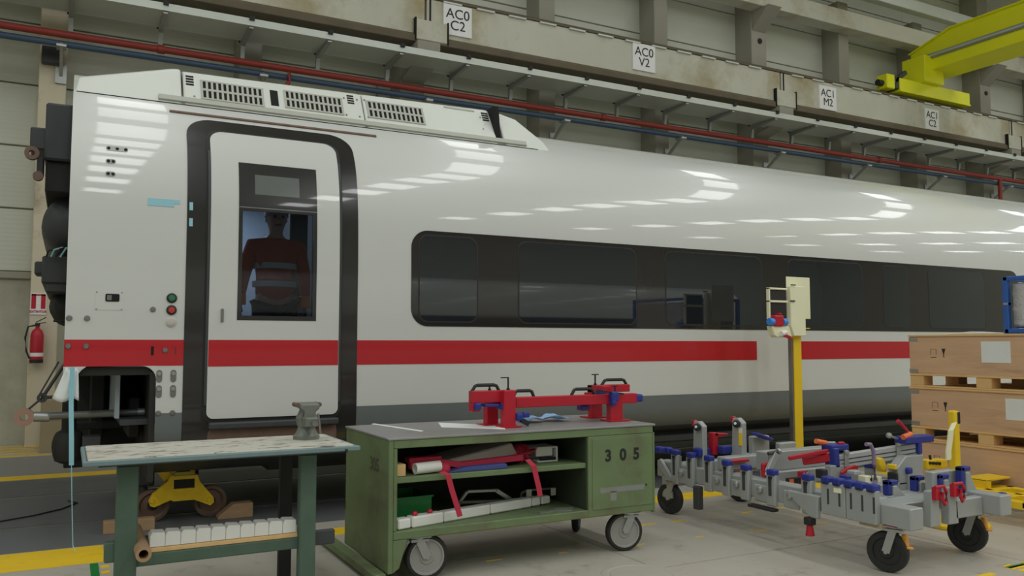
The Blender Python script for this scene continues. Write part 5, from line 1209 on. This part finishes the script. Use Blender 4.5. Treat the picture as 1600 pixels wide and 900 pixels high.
for i in range(15):
    for j in range(13):
        vs.append((7.225 + random.uniform(-0.012, 0.012), 3.22 + (yb - 0.07 - 3.22) * i / 14, 1.55 + (zt - 0.06 - 1.55) * j / 12))
for i in range(14):
    for j in range(12): fs.append((i * 13 + j, i * 13 + j + 1, i * 13 + j + 14, i * 13 + j + 13))
mb.add(vs, fs); o = mb.build('film_wrap', M['film'], t, smooth=80); md = o.modifiers.new('s', 'SOLIDIFY'); md.thickness = 0.004
MB().box(7.26, 8.09, 3.26, yb - 0.06, 1.54, zt - 0.06).build('wrapped_load', M['carttop'], t, 0.01)
a = (7.200, 4.911, 1.485)
mb = MB(); mb.prism([(4.3, 1.493), (4.95, 1.493), (4.9, 1.50), (4.7, 1.515), (4.5, 1.503)], 'x', 7.22, 7.4)
tag(mb.build('plastic_sheet', M['paper'], None, 0.002), 'flat white plastic sheet lying on the edge of the top crate', 'sheet')

# ============================================================ yellow stand, hand control and pallet truck at right
q = (6.286, 4.290, 0.000)
t = thing('yellow_stand', (q[0], q[1], 0), 'short yellow post on a round base, with a pale strap, before the crates', 'stand')
zt = Vector((6.161, 4.150, 0.882))
bx, by = 6.127, 4.15
MB().cyl((bx - 0.02, by, 0), (bx - 0.02, by, 0.03), 0.24, n=32).build('base_disc', M['yellow'], t, 0.005)
MB().box(bx - 0.032, bx + 0.032, by - 0.03, by + 0.03, 0.03, zt[2]).build('post', M['yellow'], t, 0.012, seg=2)
MB().box(bx + 0.002, bx + 0.036, by - 0.034, by - 0.02, zt[2] - 0.10, zt[2] - 0.01).build('black_slider', M['ink'], t, 0.004)
MB().strip([(6.058, 4.100, 0.796), (5.986, 4.080, 0.742), (5.966, 4.080, 0.656), (5.946, 4.080, 0.585), (5.943, 4.080, 0.522)], 0.055, 0.012, (1, 0, 0.1)).build('pale_strap', M['beige'], t)
a = (5.971, 4.300, 0.494); b = (6.220, 4.300, 0.422)
t = thing('yellow_remote', ((a[0] + b[0]) / 2, 4.3, 0), 'yellow control box with a row of black buttons on a grey stand', 'remote control')
MB().prism([(a[0], a[2]), (b[0] + 0.01, a[2] - 0.01), (b[0] + 0.015, b[2]), (b[0] - 0.03, b[2] - 0.01), (a[0] + 0.01, b[2] - 0.005)], 'y', 4.28, 4.36).build('control_box', M['yellow'], t, 0.012, seg=2)
for k in range(4): MB().cyl((a[0] + 0.03 + k * 0.038, 4.281, (a[2] + b[2]) / 2 + 0.012 - 0.004 * k), (a[0] + 0.03 + k * 0.038, 4.268, (a[2] + b[2]) / 2 + 0.012 - 0.004 * k), 0.012, n=12).build('button', M['ink'], t)
MB().cyl(((a[0] + b[0]) / 2, 4.33, 0.0), ((a[0] + b[0]) / 2, 4.33, b[2]), 0.025).build('stem', M['jig'], t, smooth=40)
MB().cyl(((a[0] + b[0]) / 2, 4.33, 0.0), ((a[0] + b[0]) / 2, 4.33, 0.02), 0.12, n=24).build('foot', M['jig'], t)
MB().cyl((5.913, 4.300, 0.552), (5.907, 4.300, 0.449), 0.008).build('side_pin', M['ink'], t)
MB().cyl((6.041, 4.300, 0.489), (6.035, 4.300, 0.525), 0.010).build('joystick', M['ink'], t)
# low yellow pallet truck with steel coil
t = thing('pallet_truck', (6.7, 4.4, 0), 'low yellow lattice truck in front of the crates at right edge', 'truck')
a = (7.234, 4.600, 0.213)
mb = MB(); 
for y in (3.55, 3.8, 4.05, 4.3): mb.box(6.5, 7.15, y, y + 0.07, 0.14, 0.19)
mb.box(6.5, 6.57, 3.4, 4.6, 0.13, 0.19); mb.box(6.8, 6.86, 3.4, 4.6, 0.13, 0.19); mb.box(7.09, 7.15, 3.4, 4.6, 0.13, 0.19)
mb.build('lattice_deck', M['yellow'], t, 0.006)
for x in (6.52, 7.08):
    for y in (3.5, 4.5): MB().cyl((x, y, 0.065), (x + 0.05, y, 0.065), 0.065, n=16).build('roller', M['rubber'], t, smooth=40)
a = (6.910, 4.400, 0.260); b = (7.181, 4.400, 0.131)
MB().box(a[0] - 0.06, b[0], 4.36, 4.56, a[2] - 0.012, a[2] + 0.006).build('top_plate', M['yellow'], t, 0.004)
MB().box(a[0] - 0.06, a[0], 4.36, 4.56, 0.19, a[2]).build('side_plate', M['yellow'], t, 0.004)
MB().cyl((a[0] + 0.02, 4.46, (a[2] + 0.19) / 2), (b[0] - 0.01, 4.46, (a[2] + 0.19) / 2), (a[2] - 0.20) / 2, n=20).build('steel_roller', M['zinc'], t, smooth=40)
MB().box(5.9, 7.15, 3.28, 3.36, 0.10, 0.17).build('tow_bar', M['maroon'], t, 0.006)
MB().box(6.2, 7.15, 3.30, 3.40, 0.0, 0.03).build('lower_rail', M['maroon'], t, 0.004)
# ============================================================ person inside the coach, behind the door glass
def skin(name, pts, edges, rad, m, parent, origin, sub=2):
    me = bpy.data.meshes.new(name); me.from_pydata([Vector(p) for p in pts], edges, []); o = bpy.data.objects.new(name, me); COL.objects.link(o)
    o.parent = parent
    md = o.modifiers.new('skin', 'SKIN'); md.use_smooth_shade = True
    for i, v in enumerate(me.skin_vertices[0].data): r = rad[i]; v.radius = r if isinstance(r, tuple) else (r, r)
    me.skin_vertices[0].data[0].use_root = True
    s = o.modifiers.new('sub', 'SUBSURF'); s.levels = sub; s.render_levels = sub
    me.materials.append(m); WORLD[o.name] = origin
    return o
pz = 0.86; pxx, pyy = 1.60, 7.45
t = thing('person', (pxx, pyy, pz), 'person in an orange-red work jacket seen through the coach door glass, arms hanging', 'person')
def Lp(x, y, z): return (x, y, z)
body_pts = [(0, 0, 0.95), (0, 0, 1.15), (0, 0, 1.38), (0, 0, 1.48), (0, -0.01, 1.55), (0, -0.02, 1.64), (0, -0.01, 1.74),
            (-0.19, 0, 1.40), (-0.26, 0, 1.14), (-0.30, -0.05, 0.92), (0.19, 0, 1.40), (0.25, 0, 1.14), (0.25, -0.04, 0.90),
            (-0.10, 0, 0.90), (-0.11, -0.02, 0.50), (-0.12, 0.01, 0.10), (-0.13, -0.12, 0.04), (0.10, 0, 0.90), (0.11, -0.02, 0.50), (0.12, 0.01, 0.10), (0.13, -0.12, 0.04)]
body_e = [(0, 1), (1, 2), (2, 3), (3, 4), (4, 5), (5, 6), (2, 7), (7, 8), (8, 9), (2, 10), (10, 11), (11, 12), (0, 13), (13, 14), (14, 15), (15, 16), (0, 17), (17, 18), (18, 19), (19, 20)]
body_r = [(.15, .11), (.14, .10), (.16, .11), (.065, .06), (.060, .060), (.105, .118), (.085, .095), (.065, .06), (.048, .045), (.032, .028), (.065, .06), (.048, .045), (.032, .028), (.09, .09), (.065, .065), (.045, .045), (.045, .035), (.09, .09), (.065, .065), (.045, .045), (.045, .035)]
skin('body', body_pts, body_e, body_r, M['skin'], t, Vector((pxx, pyy, pz)))
jp = [(0, 0, 0.90), (0, 0, 1.02), (0, 0, 1.18), (0, 0, 1.38), (0, 0, 1.47), (-0.20, 0, 1.40), (-0.27, 0, 1.14), (-0.305, -0.05, 0.94), (0.20, 0, 1.40), (0.26, 0, 1.14), (0.26, -0.04, 0.93)]
je = [(0, 1), (1, 2), (2, 3), (3, 4), (3, 5), (5, 6), (6, 7), (3, 8), (8, 9), (9, 10)]
jr = [(.19, .135), (.18, .13), (.175, .125), (.18, .13), (.085, .08), (.085, .08), (.066, .062), (.05, .046), (.085, .08), (.066, .062), (.05, .046)]
skin('jacket', jp, je, jr, M['hiviz'], t, Vector((pxx, pyy, pz)))
tp = [(0, 0, 0.98), (-0.10, 0, 0.88), (-0.115, -0.02, 0.50), (-0.12, 0.01, 0.12), (0.10, 0, 0.88), (0.115, -0.02, 0.50), (0.12, 0.01, 0.12)]
skin('trousers', tp, [(0, 1), (1, 2), (2, 3), (0, 4), (4, 5), (5, 6)], [(.165, .125), (.105, .105), (.085, .085), (.075, .075), (.105, .105), (.085, .085), (.075, .075)], M['trouser'], t, Vector((pxx, pyy, pz)))
WORLD[t.name] = Vector((0, 0, 0))
def PP(mb, name, m, sm=50):
    o = mb.build(name, m, t, smooth=sm); return o
mb = MB(); mb.M = Matrix.Diagonal((1, 0.74, 1, 1)); mb.lathe([(0.188, 1.20), (0.190, 1.25)], (0, 0, 0), n=28); mb.lathe([(0.194, 1.04), (0.196, 1.09)], (0, 0, 0), n=28); PP(mb, 'reflective_band', M['reflect'])
mb = MB(); mb.lathe([(0.104, 1.665), (0.102, 1.72), (0.085, 1.77), (0.04, 1.80), (0, 1.805)], (0, -0.01, 0), n=24); PP(mb, 'grey_cap', M['purple'])
mb = MB(); mb.lathe([(0.006, 0), (0.014, 0.006), (0.006, 0.018)], (-0.035, -0.118, 1.655), (0, -1, 0), 8); mb.lathe([(0.006, 0), (0.014, 0.006), (0.006, 0.018)], (0.035, -0.118, 1.655), (0, -1, 0), 8); PP(mb, 'eyes', M['ink'])
mb = MB(); mb.prism([(-0.105, 1.66), (-0.105, 1.60), (-0.135, 1.625)], 'x', -0.015, 0.015); PP(mb, 'nose', M['skin'])
mb = MB(); mb.box(-0.028, 0.028, -0.108, -0.098, 1.578, 1.588); PP(mb, 'mouth', M['maroon'])
mb = MB()
for s in (-1, 1): mb.lathe([(0.02, 0), (0.03, 0.008), (0.02, 0.016)], (s * 0.078, -0.0, 1.64), (s, 0, 0), 10)
PP(mb, 'ears', M['skin'])
for s, hx, hy, hz in ((-1, -0.305, -0.055, 0.90), (1, 0.255, -0.045, 0.88)):
    mb = MB(); mb.lathe([(0.052, 0.0), (0.05, 0.10), (0.03, 0.11)], (hx, hy, hz - 0.02), (0, 0, 1), 14); PP(mb, 'orange_cuff', M['orange'])
    pts = [(hx, hy, hz), (hx, hy - 0.01, hz - 0.07)]; ed = [(0, 1)]; rr = [(.022, .03), (.018, .042)]
    for k in range(4):
        yy = hy - 0.045 + k * 0.024; L = (0.065, 0.08, 0.075, 0.06)[k]; b0 = len(pts)
        pts += [(hx, yy, hz - 0.10), (hx + s * -0.008, yy - 0.003, hz - 0.10 - L * .55), (hx + s * -0.025, yy - 0.004, hz - 0.10 - L)]
        ed += [(1, b0), (b0, b0 + 1), (b0 + 1, b0 + 2)]; rr += [.010, .009, .008]
    b0 = len(pts); pts += [(hx, hy - 0.05, hz - 0.05), (hx + s * -0.01, hy - 0.07, hz - 0.085)]; ed += [(1, b0), (b0, b0 + 1)]; rr += [.011, .009]
    o = skin('gloved_hand', pts, ed, rr, M['dark'], t, Vector((pxx, pyy, pz)), 1)
WORLD[t.name] = Vector((pxx, pyy, pz))
for s in (-1, 1):
    pass
l = lamp('vestibule_fill', 1.2, 8.7, 2.97, 0.9, 0.5, 20, (0.8, 0.9, 1.0)); l.rotation_euler = (0, 0, 0)  # added fill light to brighten the vestibule lining, no real fitting
# ============================================================ the hall behind the camera: another coach on the next track, seen mirrored in the glass
t = thing('railway_coach', (4, -14, 0), 'plain white coach on the next track, seen only mirrored in the windows', 'train')
far2 = [(p[0] - 0.0, p[1]) for p in PF if p[1] > 0.35]
pr = [(-14 + (CY - y), z) for y, z in far2] + [(-14 - (CY - y), z) for y, z in reversed(far2)]
MB().prism(pr, 'x', -6, 24).build('body', M['white'], t, smooth=40)
MB().box(-4, 23, -12.36, -12.33, 1.75, 2.35).build('window_band', M['band'], t)
MB().box(-6, 24, -12.36, -12.335, 1.24, 1.43).build('red_stripe', M['red'], t)
for x in (-4.5, 20): MB().box(x, x + 2.4, -15.0, -13.0, 0.0, 0.42).build('wheel_truck', M['darker'], t, 0.02)
